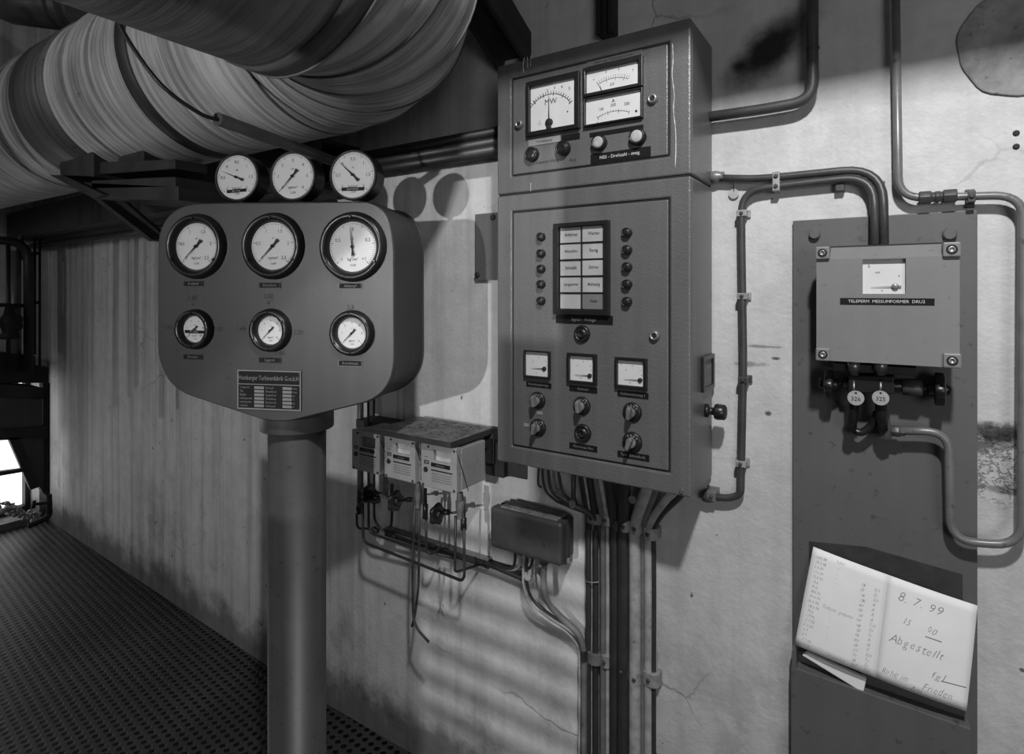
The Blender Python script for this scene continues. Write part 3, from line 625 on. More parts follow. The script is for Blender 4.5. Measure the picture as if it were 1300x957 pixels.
for j in range(5):
    for i in range(2):
        a0, b0 = iu0+i*cw+.002, iv1-(j+1)*ch+.002
        F3 = WF; k = MB(); k.box(F3, a0, a0+cw-.004, b0, b0+ch-.004, CW, CW+.003+.001*((i+j) % 2)); t = k.build('lamp_tile', 'greytile' if (i, j) == (1, 4) else 'cream', an, .0006)
        if names[j][i]: k = MB(); k.text(WF, names[j][i], a0+cw*.5, b0+ch*.48, CW+.0046, ch*.26, thin=.004, sx=.9); k.build('lettering', 'ink', lo)
strip(lo, 741, 405.5, 72, 11, 'Signal - Anlage', 'label', 'dimletter', .55)
def round_push(par, px, py, r):
    u, v = C(px, py); R = S(r, px, py)
    k = MB(); k.lathe(WF.pt(u, v, CW), NV, [(0, R), (.003, R), (.006, R*.95), (.010, R*.80), (.007, R*.72), (.006, R*.5), (.011, R*.46), (.012, R*.36), (.010, R*.3), (.010, 0)], 40); o = k.build('push_button', 'black', par)
    k = MB(); ticks(k, WF, u, v, CW+.0068, R*.60, R*.66, 60, 10, 6, 99, R*.03); ticks(k, WF, u, v, CW+.0068, R*.60, R*.66, 240, 190, 6, 99, R*.03); k.build('ring_marks', 'dimletter', o)
round_push(lo, 739.5, 423.5, 11); round_push(lo, 740.3, 549.3, 11.5); screw_lock(lo, 831.5, 426, 6.2)
sm = [('0', .12, .86, .09), ('·', .3, .6, .3), ('·', .55, .78, .3), ('·', .85, .62, .3), ('·', .9, .45, .3), ('·', .45, .1, .35)]
meter(lo, 667, 699.6, 444.6, 445.2, 478, 482, (.0035, .004, .006, .004), (.80, .33), 180, .62, sm, 'panel_meter', .010)
meter(lo, 721.5, 758.7, 447.5, 449.3, 485, 488.8, (.007, .0085, .007, .0075), (.83, .24), 180, .66, sm, 'panel_meter', .010)
meter(lo, 782.2, 822.6, 452.6, 455.2, 490.7, 496.3, (.0065, .008, .008, .0075), (.85, .25), 180, .68, sm, 'panel_meter', .010)
strip(lo, 684, 488.3, 31.5, 6.5, 'Frischdampfmenge', ts=.6); strip(lo, 740.5, 494, 35, 7, 'Drehzahl', ts=.6); strip(lo, 803.5, 500.8, 39, 7.5, 'Turbinenleistung 1', ts=.6)
strip(lo, 740.5, 567.5, 35, 7.5, 'Alarmhupe Aus', ts=.6); strip(lo, 804, 578.5, 40, 8, 'Turb. Schnellschl.', ts=.6)
def rotary(par, px, py, r, ang, m_='cablemid'):
    u, v = C(px, py); R = S(r, px, py); a = math.radians(ang); c, s_ = math.cos(a), math.sin(a)
    k = MB(); k.lathe(WF.pt(u, v, CW), NV, [(0, R), (.002, R), (.005, R*.96), (.007, R*.86), (.007, 0)], 40); o = k.build('rotary_switch', 'black', par)
    k = MB(); ticks(k, WF, u, v, CW+.0076, R*.64, R*.78, 120, 40, 3, 1, R*.05); k.build('position_marks', 'dimletter', o)
    k = MB(); k.lathe(WF.pt(u, v, CW+.007), NV, [(0, R*.52), (.010, R*.48)], 24)
    pr = [(-.62, -.20), (-.62, .20), (.5, .24), (.78, 0), (.5, -.24)]
    lo_ = [WF.pt(u+(x*c-y*s_)*R, v+(x*s_+y*c)*R, CW+.012) for x, y in pr]; k.prism(lo_, NV*.020); k.build('knob', m_, o, .003)
rotary(lo, 683, 508, 11, 95); rotary(lo, 739, 515, 11.8, 95); rotary(lo, 803, 523, 12.6, 85); rotary(lo, 683.5, 542.5, 11.2, 80); rotary(lo, 803, 561, 13.2, 70)
strip(lo, 685.5, 524.3, 7, 4, '', 'lightbox'); strip(lo, 668.5, 539.5, 6.5, 4, '', 'lightbox')
# side of the lower cabinet
SF = Frame((UX1, 0, 0), (0, 1, 0), ZV, (1, 0, 0))
k = MB(); a = SF.uv(889.5, 453); b2 = SF.uv(903.5, 491); k.ringframe(SF, (a[0], b2[0], b2[1], a[1]), (a[0]+.012, b2[0]-.012, b2[1]+.010, a[1]-.010), 0, .008); sw = k.build('side_window', 'black', lo, .001)
k = MB(); k.box(SF, a[0]+.012, b2[0]-.012, b2[1]+.010, a[1]-.010, 0, .003); k.build('dial', 'cablemid', sw)
u, v = SF.uv(896, 521)
k = MB(); k.lathe(SF.pt(u, v, 0), SF.n, [(0, .016), (.008, .016), (.010, .009), (.022, .009), (.022, .017), (.026, .019), (.044, .018), (.047, .014), (.047, 0)], 28); k.build('side_knob', 'black', lo)
k = MB(); k.lathe(WF.pt(UX1-.02, LBOT+.012, CDEP+.0005), NV, [(0, .006), (.003, .005)], 6); k.build('corner_screw', 'steel', lo)
# plates on the wall behind the cabinet's left edge
def wplate(l, r, t, b_, w0, w1, m_, name, label, cat, holes=()):
    u0, v1 = WF.uv(l, t, w1); u1, v0 = WF.uv(r, b_, w1)
    th = thing(name, label, cat, ((u0+u1)/2, -w0, v0)); k = MB(); k.box(WF, u0, u1, v0, v1, w0, w1); k.build('plate', m_, th, .001)
    for px, py in holes: u, v = WF.uv(px, py, w1); k = MB(); k.lathe(WF.pt(u, v, w1), NV, [(0, .010), (.004, .009), (.006, .005)], 8); k.build('bolt', 'darksteel', th)
wplate(603, 660, 272, 355, .002, .012, 'plate', 'mounting_plate', 'grey plate with bolt heads peeking out left of the lower cabinet', 'plate', ((626, 276), (606, 349)))
wplate(617, 639.5, 560, 607, .002, .03, 'darksteel', 'mounting_bracket', 'dark bracket below the cabinet corner beside the dusty cover plate', 'bracket')
wplate(639, 668.5, 585, 609, .001, .008, 'panel', 'mounting_plate', 'small flat grey plate on wall under the cabinet corner above junction box', 'plate')
k = MB(); u, v = WF.uv(660, 594, .15); k.lathe((u, -.15, LBOT-.018), ZV, [(0, .006), (.004, .008), (.02, .008)], 12); k.build('drain_stub', 'steel', lo)

for par, pts, r in ((up, [(853.5, 55), (854.5, 75), (853.2, 95), (856, 120), (855, 140), (857.5, 165), (858, 190), (857, 213)], .0011), (up, [(665.5, 73), (664, 84), (665, 92)], .0012), (up, [(669.5, 72), (670, 86)], .0010), (up, [(674, 71), (673.6, 84)], .0008), (up, [(674, 232), (673.7, 238), (674, 243)], .0008)):
    P = [WF.at(x, y, CDEP+.0003) for x, y in pts]; k = MB(); rn = random.Random(len(pts))
    P = smooth_path(P, 5); k.tube(P, [r*rn.uniform(.5, 1.3) for _ in P], seg=6); k.build('paint_drip', 'letter', par)
# ------------------------------------------------------------------ right hand plate, transmitter, tubes
bpx = W(1124, 600, .012)
BPW = .012
x0p = (W(1008, 281, BPW).x+W(1005, 860, BPW).x)/2; x1p = W(1241, 500, BPW).x; ztp = (W(1008, 281, BPW).z+W(1241, 265, BPW).z)/2
bp_ = thing('backing_plate', 'tall dark grey steel plate fixed to the wall behind the transmitter box', 'plate', ((x0p+x1p)/2, -.006, .45))
k = MB(); k.box(WF, x0p, x1p, .45, ztp, .0, BPW); k.build('plate', 'plate', bp_, .0015)
for px, py, r in ((1034.5, 297.5, 6.2), (1205.5, 297.5, 7.2)):
    c = W(px, py, BPW); R = WF.px(px, py, r, BPW); k = MB(); k.lathe(c, NV, [(0, R*1.1), (.002, R*1.1), (.002, R), (.012, R*.98), (.0135, R*.85)], 28); k.build('bolt', 'plate', bp_)
TD = .125
def rectw(l, r, tl, tr, bl, br, w_): return rect(l, r, tl, tr, bl, br, w_)
tx0, tx1, tz0, tz1 = rect(1036.5, 1218.5, 313, 308.5, 457.5, 466.5, TD)
tm_ = thing('transmitter_box', 'square grey transmitter box with small dial window and embossed black strip on the plate', 'instrument box', ((tx0+tx1)/2, -.07, tz0))
k = MB(); k.box(WF, tx0+.008, tx1-.008, tz0+.008, tz1-.004, BPW, TD-.03); k.build('housing', 'box', tm_, .006)
a = WF.uv(1095, 329.5, TD); b = WF.uv(1150, 373, TD); win = (a[0], b[0], b[1], a[1]); bz = WF.uv(1128, 327, TD)[1]
k = MB()
def fr4(w_, q): return [WF.pt(q[0], q[2], w_), WF.pt(q[1], q[2], w_), WF.pt(q[1], q[3], w_), WF.pt(q[0], q[3], w_)]
# lid: face plate with window opening, sloping bevel along the top, thin skirt
face = (tx0, tx1, tz0, bz); k.ringframe(WF, face, win, TD-.012, TD)
pf = [WF.pt(tx0, bz, TD), WF.pt(tx1, bz, TD), WF.pt(tx1, tz1, TD-.030), WF.pt(tx0, tz1, TD-.030)]
k.prism([WF.pt(tx0, bz, TD), WF.pt(tx0, tz1, TD-.030), WF.pt(tx0, tz1, TD-.034), WF.pt(tx0, bz, TD-.032)], (tx1-tx0, 0, 0)); k.box(WF, tx0, tx1, tz0, bz, TD-.03, TD-.0115)
k.build('lid', 'box', tm_)
k = MB(); k.box(WF, tx0+.004, tx1-.004, tz1-.002, tz1+.003, TD-.05, TD-.03); k.build('lid_gasket', 'blackmat', tm_)
k = MB(); k.box(WF, win[0]-.001, win[1]+.001, win[2]-.001, win[3]+.001, TD-.0113, TD-.0105); dl_ = k.build('dial', 'white', tm_)
k = MB(); wu, wv = win[1]-win[0], win[3]-win[2]
needle(k, WF, win[0]+wu*.76, win[2]+wv*.21, TD-.008, wu*.56, 180, .0009, .010); k.lathe(WF.pt(win[0]+wu*.76, win[2]+wv*.21, TD-.009), NV, [(0, .006), (.003, .006), (.004, .003)], 20); k.build('needle', 'steel', dl_)
k = MB(); k.text(WF, '0', win[0]+wu*.15, win[2]+wv*.8, TD-.010, .008); k.text(WF, 'mA', win[0]+wu*.35, win[2]+wv*.62, TD-.010, .006); k.text(WF, '·', win[0]+wu*.46, win[2]+wv*.08, TD-.010, .02); k.text(WF, '·', win[0]+wu*.85, win[2]+wv*.5, TD-.010, .02); k.build('scale_markings', 'ink', dl_)
a = WF.uv(1066.5, 382.3, TD); b = WF.uv(1186.5, 382.7, TD); h = WF.px(1126, 382, 8.6, TD)/2
k = MB(); k.box(WF, a[0], b[0], a[1]-h, a[1]+h, TD-.0005, TD+.001); ls = k.build('label_strip', 'label', tm_)
k = MB(); k.text(WF, 'TELEPERM  MESSUMFORMER  DRU2', (a[0]+b[0])/2, a[1], TD+.0014, h*1.25, sx=.98); k.build('lettering', 'letter', ls)
for px, py in ((1044, 321), (1208.5, 316.5), (1044.5, 450), (1209, 458)):
    u, v = WF.uv(px, py, TD+.008); q = WF.px(px, py, 8 if px < 1100 else 9.3, TD); cc_ = MB(); cc_.box(WF, u-q, u+q, v-q, v+q, TD-.036, TD+.008); o = cc_.build('corner_clamp', 'box', tm_, .0025)
    k = MB(); k.lathe(WF.pt(u, v, TD+.008), NV, [(0, q*.66), (.0012, q*.64), (.0012, q*.5), (.0006, q*.5), (.0006, 0)], 28); s_ = k.build('screw', 'blackmat', o); k = MB(); k.lathe(WF.pt(u, v, TD+.0088), NV, [(0, q*.46), (.001, q*.44), (.001, q*.24), (.0002, q*.22), (.0002, 0)], 24); k.build('screw_head', 'steel', s_) if False else k.build('screw_head', 'steel', o)
# valve manifold
mf = thing('valve_manifold', 'black valve manifold with two handwheels hanging under the transmitter box', 'valve', W(1120, 540, .06))
def Wp(px, py, d=.06): return W(px, py, d)
k = MB(); k.cyl(Wp(1070, 488), Wp(1146, 490), .013, 16); k.quadbox([Wp(1077, 477, .085), Wp(1135, 478, .085), Wp(1135, 500, .085), Wp(1077, 498, .085)], (0, .05, 0)); k.build('body', 'black', mf, .002)
k = MB(); k.lathe(Wp(1146, 491), XV, [(0, .018), (.03, .018), (.034, .014)], 6); k.build('packing_nut', 'darktube', mf)
k = MB(); k.cyl(Wp(1058, 486), Wp(1074, 487), .0055); k.build('spindle', 'darksteel', mf); k = MB(); k.cyl(Wp(1163, 492), Wp(1186, 493), .0055); k.build('spindle', 'darksteel', mf)
def handwheel(c, ax, R, par, name='handwheel', lob=5, th=.018, m_='black'):
    ax = Vector(ax).normalized(); up_ = Vector((0, 0, 1)) if abs(ax.z) < .9 else XV; a = ax.cross(up_).normalized(); b = ax.cross(a); k = MB(); pr = []
    for i in range(60):
        t = 2*PI*i/60; r = R*(1+.09*math.cos(lob*t)); pr.append(Vector(c)+(a*math.cos(t)+b*math.sin(t))*r-ax*th/2)
    k.prism(pr, ax*th, True); k.lathe(Vector(c)-ax*th*1.1, ax, [(0, R*.42), (th*.5, R*.42), (th*1.7, R*.42), (th*2.2, R*.3)], 20)
    return k.build(name, m_, par, .004)
handwheel(Wp(1053, 487), XV, WF.px(1053, 487, 34, .06)/2, mf); handwheel(Wp(1193, 493.5), XV, WF.px(1193, 493, 40, .06)/2, mf)
for px in (1084, 1118):
    k = MB(); k.lathe(Wp(px, 476, .075), ZV, [(0, .009), (.008, .009), (.008, .012), (.03, .012), (.030, .009), (.04, .009)], 24); k.build('union_nut', 'steel', mf)
    k = MB(); k.tube([Wp(px, 480, .075), Wp(px, 515, .075), Wp(px-(4 if px < 1100 else -2), 545, .06)], .0105, .02); k.build('drain_leg', 'black', mf)
k = MB(); k.tube(smooth_path([Wp(1086, 520, .06), Wp(1080, 540, .05), Wp(1092, 549, .05), Wp(1106, 540, .05), Wp(1114, 524, .06)]), .008); k.build('loop_pipe', 'black', mf)
k = MB(); k.lathe(Wp(1124, 557, .05), ZV, [(0, .013), (.028, .013), (.031, .009), (.04, .009)], 6); k.lathe(Wp(1130, 546.5, .05), XV, [(0, .009), (.004, .012), (.016, .012), (.018, .009), (.026, .009)], 6); k.build('elbow_fitting', 'darktube', mf, .001)
k = MB(); k.box(WF, *[WF.uv(x, 466, .05)[0] for x in (1058, 1163)], WF.uv(1100, 472, .05)[1], WF.uv(1100, 462, .05)[1], BPW, .07); k.build('mounting_bar', 'darksteel', mf, .001)
TG = 'round aluminium number tags'
def rtag(px, py, r, d, label, txt='', hole=True, m_='tag'):
    c = W(px, py, d); R = WF.px(px, py, 2*r, d)/2; o = thing('number_tag', label, 'tag', (c.x, c.y, c.z-R), TG)
    k = MB(); k.lathe(c, NV, [(0, R), (.0012, R)], 28); k.build('disc', m_, o)
    if txt:
        k = MB(); k.text(WF, txt, c.x, c.z-R*.15, d+.0018, R*.8); k.build('lettering', 'ink', o)
    k = MB(); k.lathe(W(px, py-r*.66, d+.0012), NV, [(0, R*.14), (.0004, R*.14)], 12); k.build('eyelet', 'blackmat', o); return o
rtag(1086.5, 505, 9.3, .094, 'left one of two round tags hanging on the manifold under the transmitter', '326')
rtag(1118, 505, 9.3, .094, 'right one of two round tags hanging on the manifold under the transmitter', '325')
# impulse line: down the wall, across, down and back to the manifold
ip = thing('impulse_line', 'long bent grey tube from top right, round the plate, to the manifold elbow', 'pipe', W(1141, 250, .03))
D_ = .030
k = MB(); k.tube([W(1136.5, -40, D_), W(1140.8, 251.8, D_), W(1299, 247.2, D_), W(1297.5, 693, .04), W(1207, 686.5, .045), W(1204.5, 547.5, .05), W(1140, 547, .05)], .0081, .045, 16); k.build('tube', 'tube', ip)
k = MB(); k.lathe(W(1166, 251.6, D_), XV, [(0, .012), (.002, .0145), (.020, .0145), (.023, .011), (.028, .011), (.028, .0125), (.036, .0125), (.036, .011), (.040, .011), (.042, .0145), (.062, .0145), (.064, .012)], 6); k.build('union_fitting', 'darktube', ip, .001)
def pclamp(px, py, d, sx, sy, par, m_='clamp', horiz=True, r=.009):
    u, v = WF.uv(px, py, d); a = WF.px(px, py, sx, d)/2; b = WF.px(px, py, sy, d)/2
    k = MB(); k.box(WF, u-a, u+a, v-b, v+b, 0, .007); rr = r+.0025
    if horiz: k.box(WF, u-a*.8, u+a*.8, v-rr, v+rr, .005, d+rr*.9)
    else: k.box(WF, u-rr, u+rr, v-b*.8, v+b*.8, .005, d+rr*.9)
    o = k.build('pipe_clamp', m_, par, .0015); k = MB(); k.lathe(WF.pt(u, v, d+rr*.9), NV, [(0, .0045), (.003, .004), (.004, .0025)], 12); k.build('bolt', 'darktube', o); return o
pclamp(1233, 250, D_, 10, 24, ip, 'darktube')
# two bent black cable pipes from the cabinet to the transmitter
cp = thing('conduit', 'upper of two bent black conduits arching from cabinet fitting to transmitter top', 'pipe', W(1000, 224, .02), 'black conduits between cabinet and transmitter')
R_ = .0088; d1 = .022
k = MB(); k.tube(path([W(905, 225.5, d1), W(960, 227, d1), W(1000, 223.5, d1), W(1121, 211.5, d1), W(1122.5, 311, .05)], .078), R_, seg=16); k.build('tube', 'darktube', cp)
k = MB(); k.lathe(W(902, 225, d1), XV, [(0, .013), (.012, .015), (.018, .014), (.024, .011), (.032, .011)], 16); k.build('gland', 'tube', cp)
c2 = thing('conduit', 'lower black conduit running down the wall beside the cabinet, hooked in at its bottom', 'pipe', W(942, 450, .02), 'black conduits between cabinet and transmitter')
k = MB(); k.tube([W(899, 630, d1), W(925, 632.5, d1), W(940.5, 628, d1), W(944, 460, d1), W(941.5, 300, d1), W(941.5, 243, d1), W(1000, 234.5, d1), W(1109.5, 223, d1), W(1111, 311, .05)], R_, .062, 16); k.build('tube', 'darktube', c2)
k = MB(); k.lathe(W(893, 630, d1), XV, [(0, .012), (.012, .013), (.016, .013), (.026, .010)], 16); k.build('gland', 'darktube', c2)
for px, py in ((942, 271), (942.8, 376), (944, 482), (941, 588)): pclamp(px, py, d1, 17, 10, c2, 'clamp' if py != 482 else 'darktube', False)
u, v = WF.uv(986, 230.5, d1); k = MB(); k.box(WF, u-.008, u+.008, v-.024, v+.022, 0, d1+R_+.003); pc_ = k.build('pipe_clamp', 'clamp', cp, .002)
for dv_ in (-.012, .011): k = MB(); k.lathe(WF.pt(u, v+dv_, d1+R_+.003), NV, [(0, .005), (.003, .0045), (.004, .003)], 12); k.build('bolt', 'darktube', pc_)
u, v = WF.uv(1066, 231, d1); k = MB(); k.box(WF, u-.009, u+.009, v-.020, v+.014, 0, d1-R_*.2); k.build('pipe_clamp', 'darktube', cp, .002)
pclamp(904, 629, d1, 14, 18, c2, 'tube')
rtag(931.5, 246, 6.2, .006, 'small round tag hanging on a wire from the upper conduit beside cabinet', '', m_='tag')
k = MB(); k.tube([W(931, 228, .02), W(931.3, 240, .009)], .0009, seg=6); tag(k.build('tag_wire', 'blackmat'), 'short thin wire holding the small round tag under the upper conduit', 'wire')
uc = thing('conduit', 'thick dark conduit bending upward beside the soot mark right of the cabinet', 'pipe', W(1000, 130, .03))
k = MB(); k.tube([W(895, 149, .035), W(977, 137.5, .035), W(1032, 127, .035), W(1031.5, 60, .035), W(1031.5, -50, .035)], .0125, .075, 18); k.build('tube', 'darktube', uc)
k = MB(); k.lathe(W(1031.6, 63, .035), ZV, [(0, .0142), (.004, .0142), (.004, .013), (-.02, .013)][:3], 20); k.build('coupling_ring', 'darktube', uc)
for py, l in ((169, 'upper of two small black wall plugs near the right edge'), (186, 'lower of two small black wall plugs near the right edge')):
    k = MB(); c = W(1290, py, 0); k.lathe(c, NV, [(0, .0055), (.002, .0055), (.004, .004), (.003, .002)], 14); tag(k.build('wall_plug', 'blackmat'), l, 'plug', 'black wall plugs')
# logbook, slanted tray, papers
def plane3(p, q, r):
    u = (q-p).normalized(); n = u.cross(r-p).normalized()
    if n.y > 0: n = -n
    return Frame(p, u, n.cross(u), n)
bkL = [W(1032.5, 694, .022), W(1128, 730, .034), W(1111.5, 860, .060), W(1009, 818, .052)]
bkR = [W(1128, 730, .034), W(1241, 769, .020), W(1227, 903, .050), W(1111.5, 860, .060)]
bk = thing('logbook', 'open handwritten logbook lying aslant against the lower part of the plate', 'book', W(1115, 862, .045))
def page(c, name, bulge, edge, th):
    k = MB(); n = 12; vs = []; nn = (c[1]-c[0]).cross(c[3]-c[0]).normalized(); nn = nn if nn.y < 0 else -nn
    def S_(u, v): 
        p = c[0]*(1-u)*(1-v)+c[1]*u*(1-v)+c[2]*u*v+c[3]*(1-u)*v
        return p+nn*(bulge*math.sin(PI*u)+edge*math.sin(v*PI)*.5)
    for lay in (0, -th):
        for j in range(n+1):
            for i in range(n+1): vs.append(S_(i/n, j/n)+nn*lay)
    K = (n+1)**2; fs = []
    for j in range(n):
        for i in range(n):
            a = j*(n+1)+i; fs += [(a, a+1, a+n+2, a+n+1), (K+a, K+a+n+1, K+a+n+2, K+a+1)]
    def edge_(i): 
        return i
    for i in range(n):
        fs += [(i, K+i, K+i+1, i+1), (n*(n+1)+i, n*(n+1)+i+1, K+n*(n+1)+i+1, K+n*(n+1)+i)]
        fs += [(i*(n+1), (i+1)*(n+1), K+(i+1)*(n+1), K+i*(n+1)), (i*(n+1)+n, K+i*(n+1)+n, K+(i+1)*(n+1)+n, (i+1)*(n+1)+n)]
    k.add(vs, fs, True); o = k.build(name, 'paper', bk)
    class PF(Frame):
        def __init__(s): s.n = nn
        def pt(s, u, v, w=0): return S_(u, v)+nn*w
    return o, PF()
lp, LP = page(bkL, 'left_page', .004, .004, .003); rp, RP = page(bkR, 'right_page', .004, .005, .003)
class Sheet(Frame):                     # writing space in page units: x right 0..1, y up
    def __init__(s, P): s.P = P; s.n = P.n
    def pt(s, u, v, w=0): return s.P.pt(u, 1-v, w)
ls_ = Sheet(LP); rs_ = Sheet(RP)
k = MB(); rn = random.Random(3)
dates = ['24.5.98', '26.5.98', '3.6.99', '11.6.99', '12.6.99', '15.6.', '16.6.', '18.6.99', '24.6.99', '26.6.99', '28.6.99', '30.6.', '1.7.99', '2.7.99', '4.7.99', '5.7.', '6.7.', '7.7.99', '8.7.99']
ADV = {'i': .30, 'l': .28, 'f': .34, 't': .36, 'r': .40, 'm': .86, 'n': .58, 'u': .58, '.': .28, '"': .36, ' ': .34, 'A': .66, 'R': .60, 'F': .54, 'g': .58, 's': .46, '1': .46}
def hand(k, P, t, u, v, size, sx=.8, rot=0):
    for ch_ in t:
        if ch_ != ' ': k.text(P, ch_, u, v+rn.uniform(-.05, .05)*size, .0006, size*rn.uniform(.88, 1.1), 'LEFT', shear=.42+rn.uniform(-.12, .12), rot=rot+rn.uniform(-.08, .08), thin=-.022, sx=sx*rn.uniform(.85, 1.05))
        u += ADV.get(ch_, .54)*size*sx*.92
for i, t in enumerate(dates):
    v = .92-.049*i; hand(k, ls_, t, .07+rn.uniform(-.01, .01), v, .042, 1.15)
    if i not in (9, 17, 18): hand(k, ls_, '"', .36+rn.uniform(-.01, .01), v, .05)
    if i > 1: hand(k, ls_, rn.choice(['OV', 'DV', '007', 'OK', 'AV']), .70+rn.uniform(-.01, .02), v, .042, 1.1); hand(k, ls_, rn.choice(['A', 'Su', 'Ma', 'fl', 'Sch']), .86, v, .048, 1.)
hand(k, ls_, 'Turbine', .34, .95, .045); hand(k, ls_, 'Turbinen  gewartet', .26, .48, .05, 1.); hand(k, ls_, 'und gewechselt', .42, .04, .042)
k.build('handwriting', 'pencil', lp)
k = MB()
for t, u, v, s_, sx in (('8. 7. 99', .14, .84, .13, 1.25), ('15', .22, .63, .10, 1.1), ('00', .50, .63, .09, 1.1), ('Abgestellt', .10, .43, .125, 1.15), ('fgl', .60, .23, .10, 1.4), ('Ruhe im', .06, .10, .10, .9), ('Frieden', .52, .09, .11, .95), ('Am', .38, -.06+.02, .11, 1.)): k = MB(); hand(k, rs_, t, u, max(v, .03), s_, sx); k.build('handwriting_line', 'pencil', rp)
def stroke(P, a, b): 
    k.add([P.pt(a[0], a[1]-.004, .0006), P.pt(b[0], b[1]-.004, .0006), P.pt(b[0], b[1]+.004, .0006), P.pt(a[0], a[1]+.004, .0006)], [(0, 1, 2, 3)])
k = MB()
for i in range(6): stroke(rs_, (.02+.155*i, .015), (.02+.155*(i+1), .012))
k.build('ruled_line', 'pencil', rp)
k = MB(); stroke(rs_, (.48, .56), (.66, .56)); k.build('underline', 'pencil', rp)
k = MB(); stroke(rs_, (.70, .20), (.97, .22)); k.build('signature_stroke', 'pencil', rp)
ty = thing('document_tray', 'grey slanted tray under the open logbook at the foot of the plate', 'tray', W(1060, 900, .03))
k = MB(); c = [W(1004, 846, .045), W(1232, 925, .045), W(1232, 990, .045), W(1004, 990, .045)]
k.quadbox(c, (0, .033, 0)); k.build('front', 'plate', ty, .002)
k = MB(); k.quadbox([W(1005, 826, .045), W(1011, 824, .045), W(1011, 850, .045), W(1005, 848, .045)], (0, .033, 0)); k.build('side_lip', 'plate', ty, .001)
k = MB(); k.quadbox([W(1018, 832, .042), W(1024, 829, .042), W(1100, 862, .042), W(1096, 880, .042), W(1020, 848, .042)][:4], (0, .012, 0)); 
tag(k.build('folded_papers', 'paper', bevel=.002), 'folded papers sticking out of the tray below the left logbook page', 'papers')
# darker patch behind the book stays part of the plate
k = MB(); pr = [W(1027, 687, .0126), W(1100, 694, .0126), W(1222, 729, .0126), W(1223, 800, .0126), W(1027, 800, .0126)]; k.prism(pr, NV*.0006); k.build('dark_patch', mat('dark_plate_patch', .035, .6, 0, .4, 20), bp_)
# ------------------------------------------------------------------ three flow transmitters with cover plate and valves
FD, BD = .22, .085
FG = 'small transmitter boxes in a row'
for i, (tl, tr, br, bl, lab, tx) in enumerate((((446.6, 543.9), (481.7, 550.5), (482.4, 601.6), (446.6, 592.8), 'leftmost small transmitter box, half shaded, at the end of the row', 'HD-Dampf'), ((488.2, 551), (527.7, 557.8), (526, 614), (487.5, 601.6), 'middle small transmitter box between two others under the cover plate', 'Entnahme'), ((534.3, 560), (580.3, 569.5), (579.5, 627), (535, 614.8), 'rightmost small transmitter box with its pale side facing the room', 'ND-Dampf'))):
    u0, u1, v0, v1 = rect(tl[0], (tr[0]+br[0])/2, tl[1], tr[1], bl[1], br[1], FD)
    u0 = WF.uv(tl[0], 570, FD)[0]
    v1 = WF.uv(580, 569.5, FD)[1]; v0 = WF.uv(579.5, 627, FD)[1]
    t = thing('transmitter_box', lab, 'instrument box', ((u0+u1)/2, -(FD+BD)/2, v0), FG)
    w_, h_ = u1-u0, v1-v0
    k = MB(); k.prism([WF.pt(u0+.003, v0+.004, FD-.02), WF.pt(u0+.003, v1-.004, FD-.02), WF.pt(u0+.003, v1-.004, BD), WF.pt(u0+.003, v0+.004, BD)], (w_-.002, 0, 0)); k.build('housing', 'lightbox', t, .003)
    k = MB(); wn_ = (u0+w_*.36, u1-w_*.16, v0+h_*.62, v1-h_*.13); k.ringframe(WF, (u0, u1, v0, v1), wn_, FD-.018, FD); k.box(WF, u0+.001, u1-.001, v0+.001, v1-.001, FD-.022, FD-.0175); k.build('lid', 'lightbox', t, .003)
    k = MB(); k.box(WF, wn_[0], wn_[1], wn_[2], wn_[3], FD-.017, FD-.012); k.build('dial_window', 'cablelight' if i else 'cablemid', t)
    k = MB(); k.box(WF, u0+w_*.30, u0+w_*.82, v0+h_*.50, v0+h_*.585, FD, FD+.0018); q = k.build('label_strip', 'label', t)
    k = MB(); k.text(WF, tx, u0+w_*.56, v0+h_*.542, FD+.0022, h_*.05); k.build('lettering', 'dimletter', q)
    k = MB(); k.box(WF, u0+w_*.30, u0+w_*.88, v0+h_*.40, v0+h_*.43, FD-.0003, FD+.0008); k.build('nameplate', 'blackmat', t)
    for j in range(4):
        k = MB(); vv = v0+h_*(.34-.055*j); k.box(WF, u0+w_*.31, u0+w_*.86, vv-h_*.011, vv+h_*.011, FD-.0003, FD+.0006); k.build('vent_slot', 'cablemid', t)
    k = MB(); k.lathe(WF.pt(u0+w_*.15, v0+h_*.40, FD), NV, [(0, .0075), (.003, .0075), (.004, .005), (.002, .003)], 20); k.build('plug', 'black', t)
    k = MB(); k.ringframe(WF, (u0+w_*.10, u0+w_*.23, v0+h_*.53, v0+h_*.61), (u0+w_*.125, u0+w_*.205, v0+h_*.545, v0+h_*.595), FD, FD+.001); k.text(WF, 'Ex', u0+w_*.165, v0+h_*.57, FD+.0008, h_*.05); k.box(WF, u0+w_*.12, u0+w_*.2, v0+h_*.685, v0+h_*.695, FD, FD+.0006); k.build('marking', 'ink', t)
    for a, b in ((.22, .93), (.93, .93), (.07, .05), (.93, .05)):
        k = MB(); k.lathe(WF.pt(u0+w_*a, v0+h_*b, FD), NV, [(0, .0035), (.002, .0035), (.003, .002)], 12); k.build('screw', 'blackmat', t)
    if i < 3:
        k = MB(); k.tube(smooth_path([WF.pt(u1-.002, v1-.006, FD+.001), WF.pt(u1+.004, v0+h_*.5, FD-.02), WF.pt(u1+.002, v0-.006, FD-.05)], 6), .0012, seg=6); k.build('seal_wire', 'blackmat', t)
    bz_ = v0; bx_ = u1
CPZ = WF.uv(575, 561.5, .235)[1]
xl = WF.uv(475, 545, .235)[0]; xr = WF.uv(572, 560, .235)[0]
cv = thing('cover_plate', 'rough dust-caked cover plate lying over the small transmitter boxes', 'plate', ((xl+xr)/2, -.13, CPZ-.014))
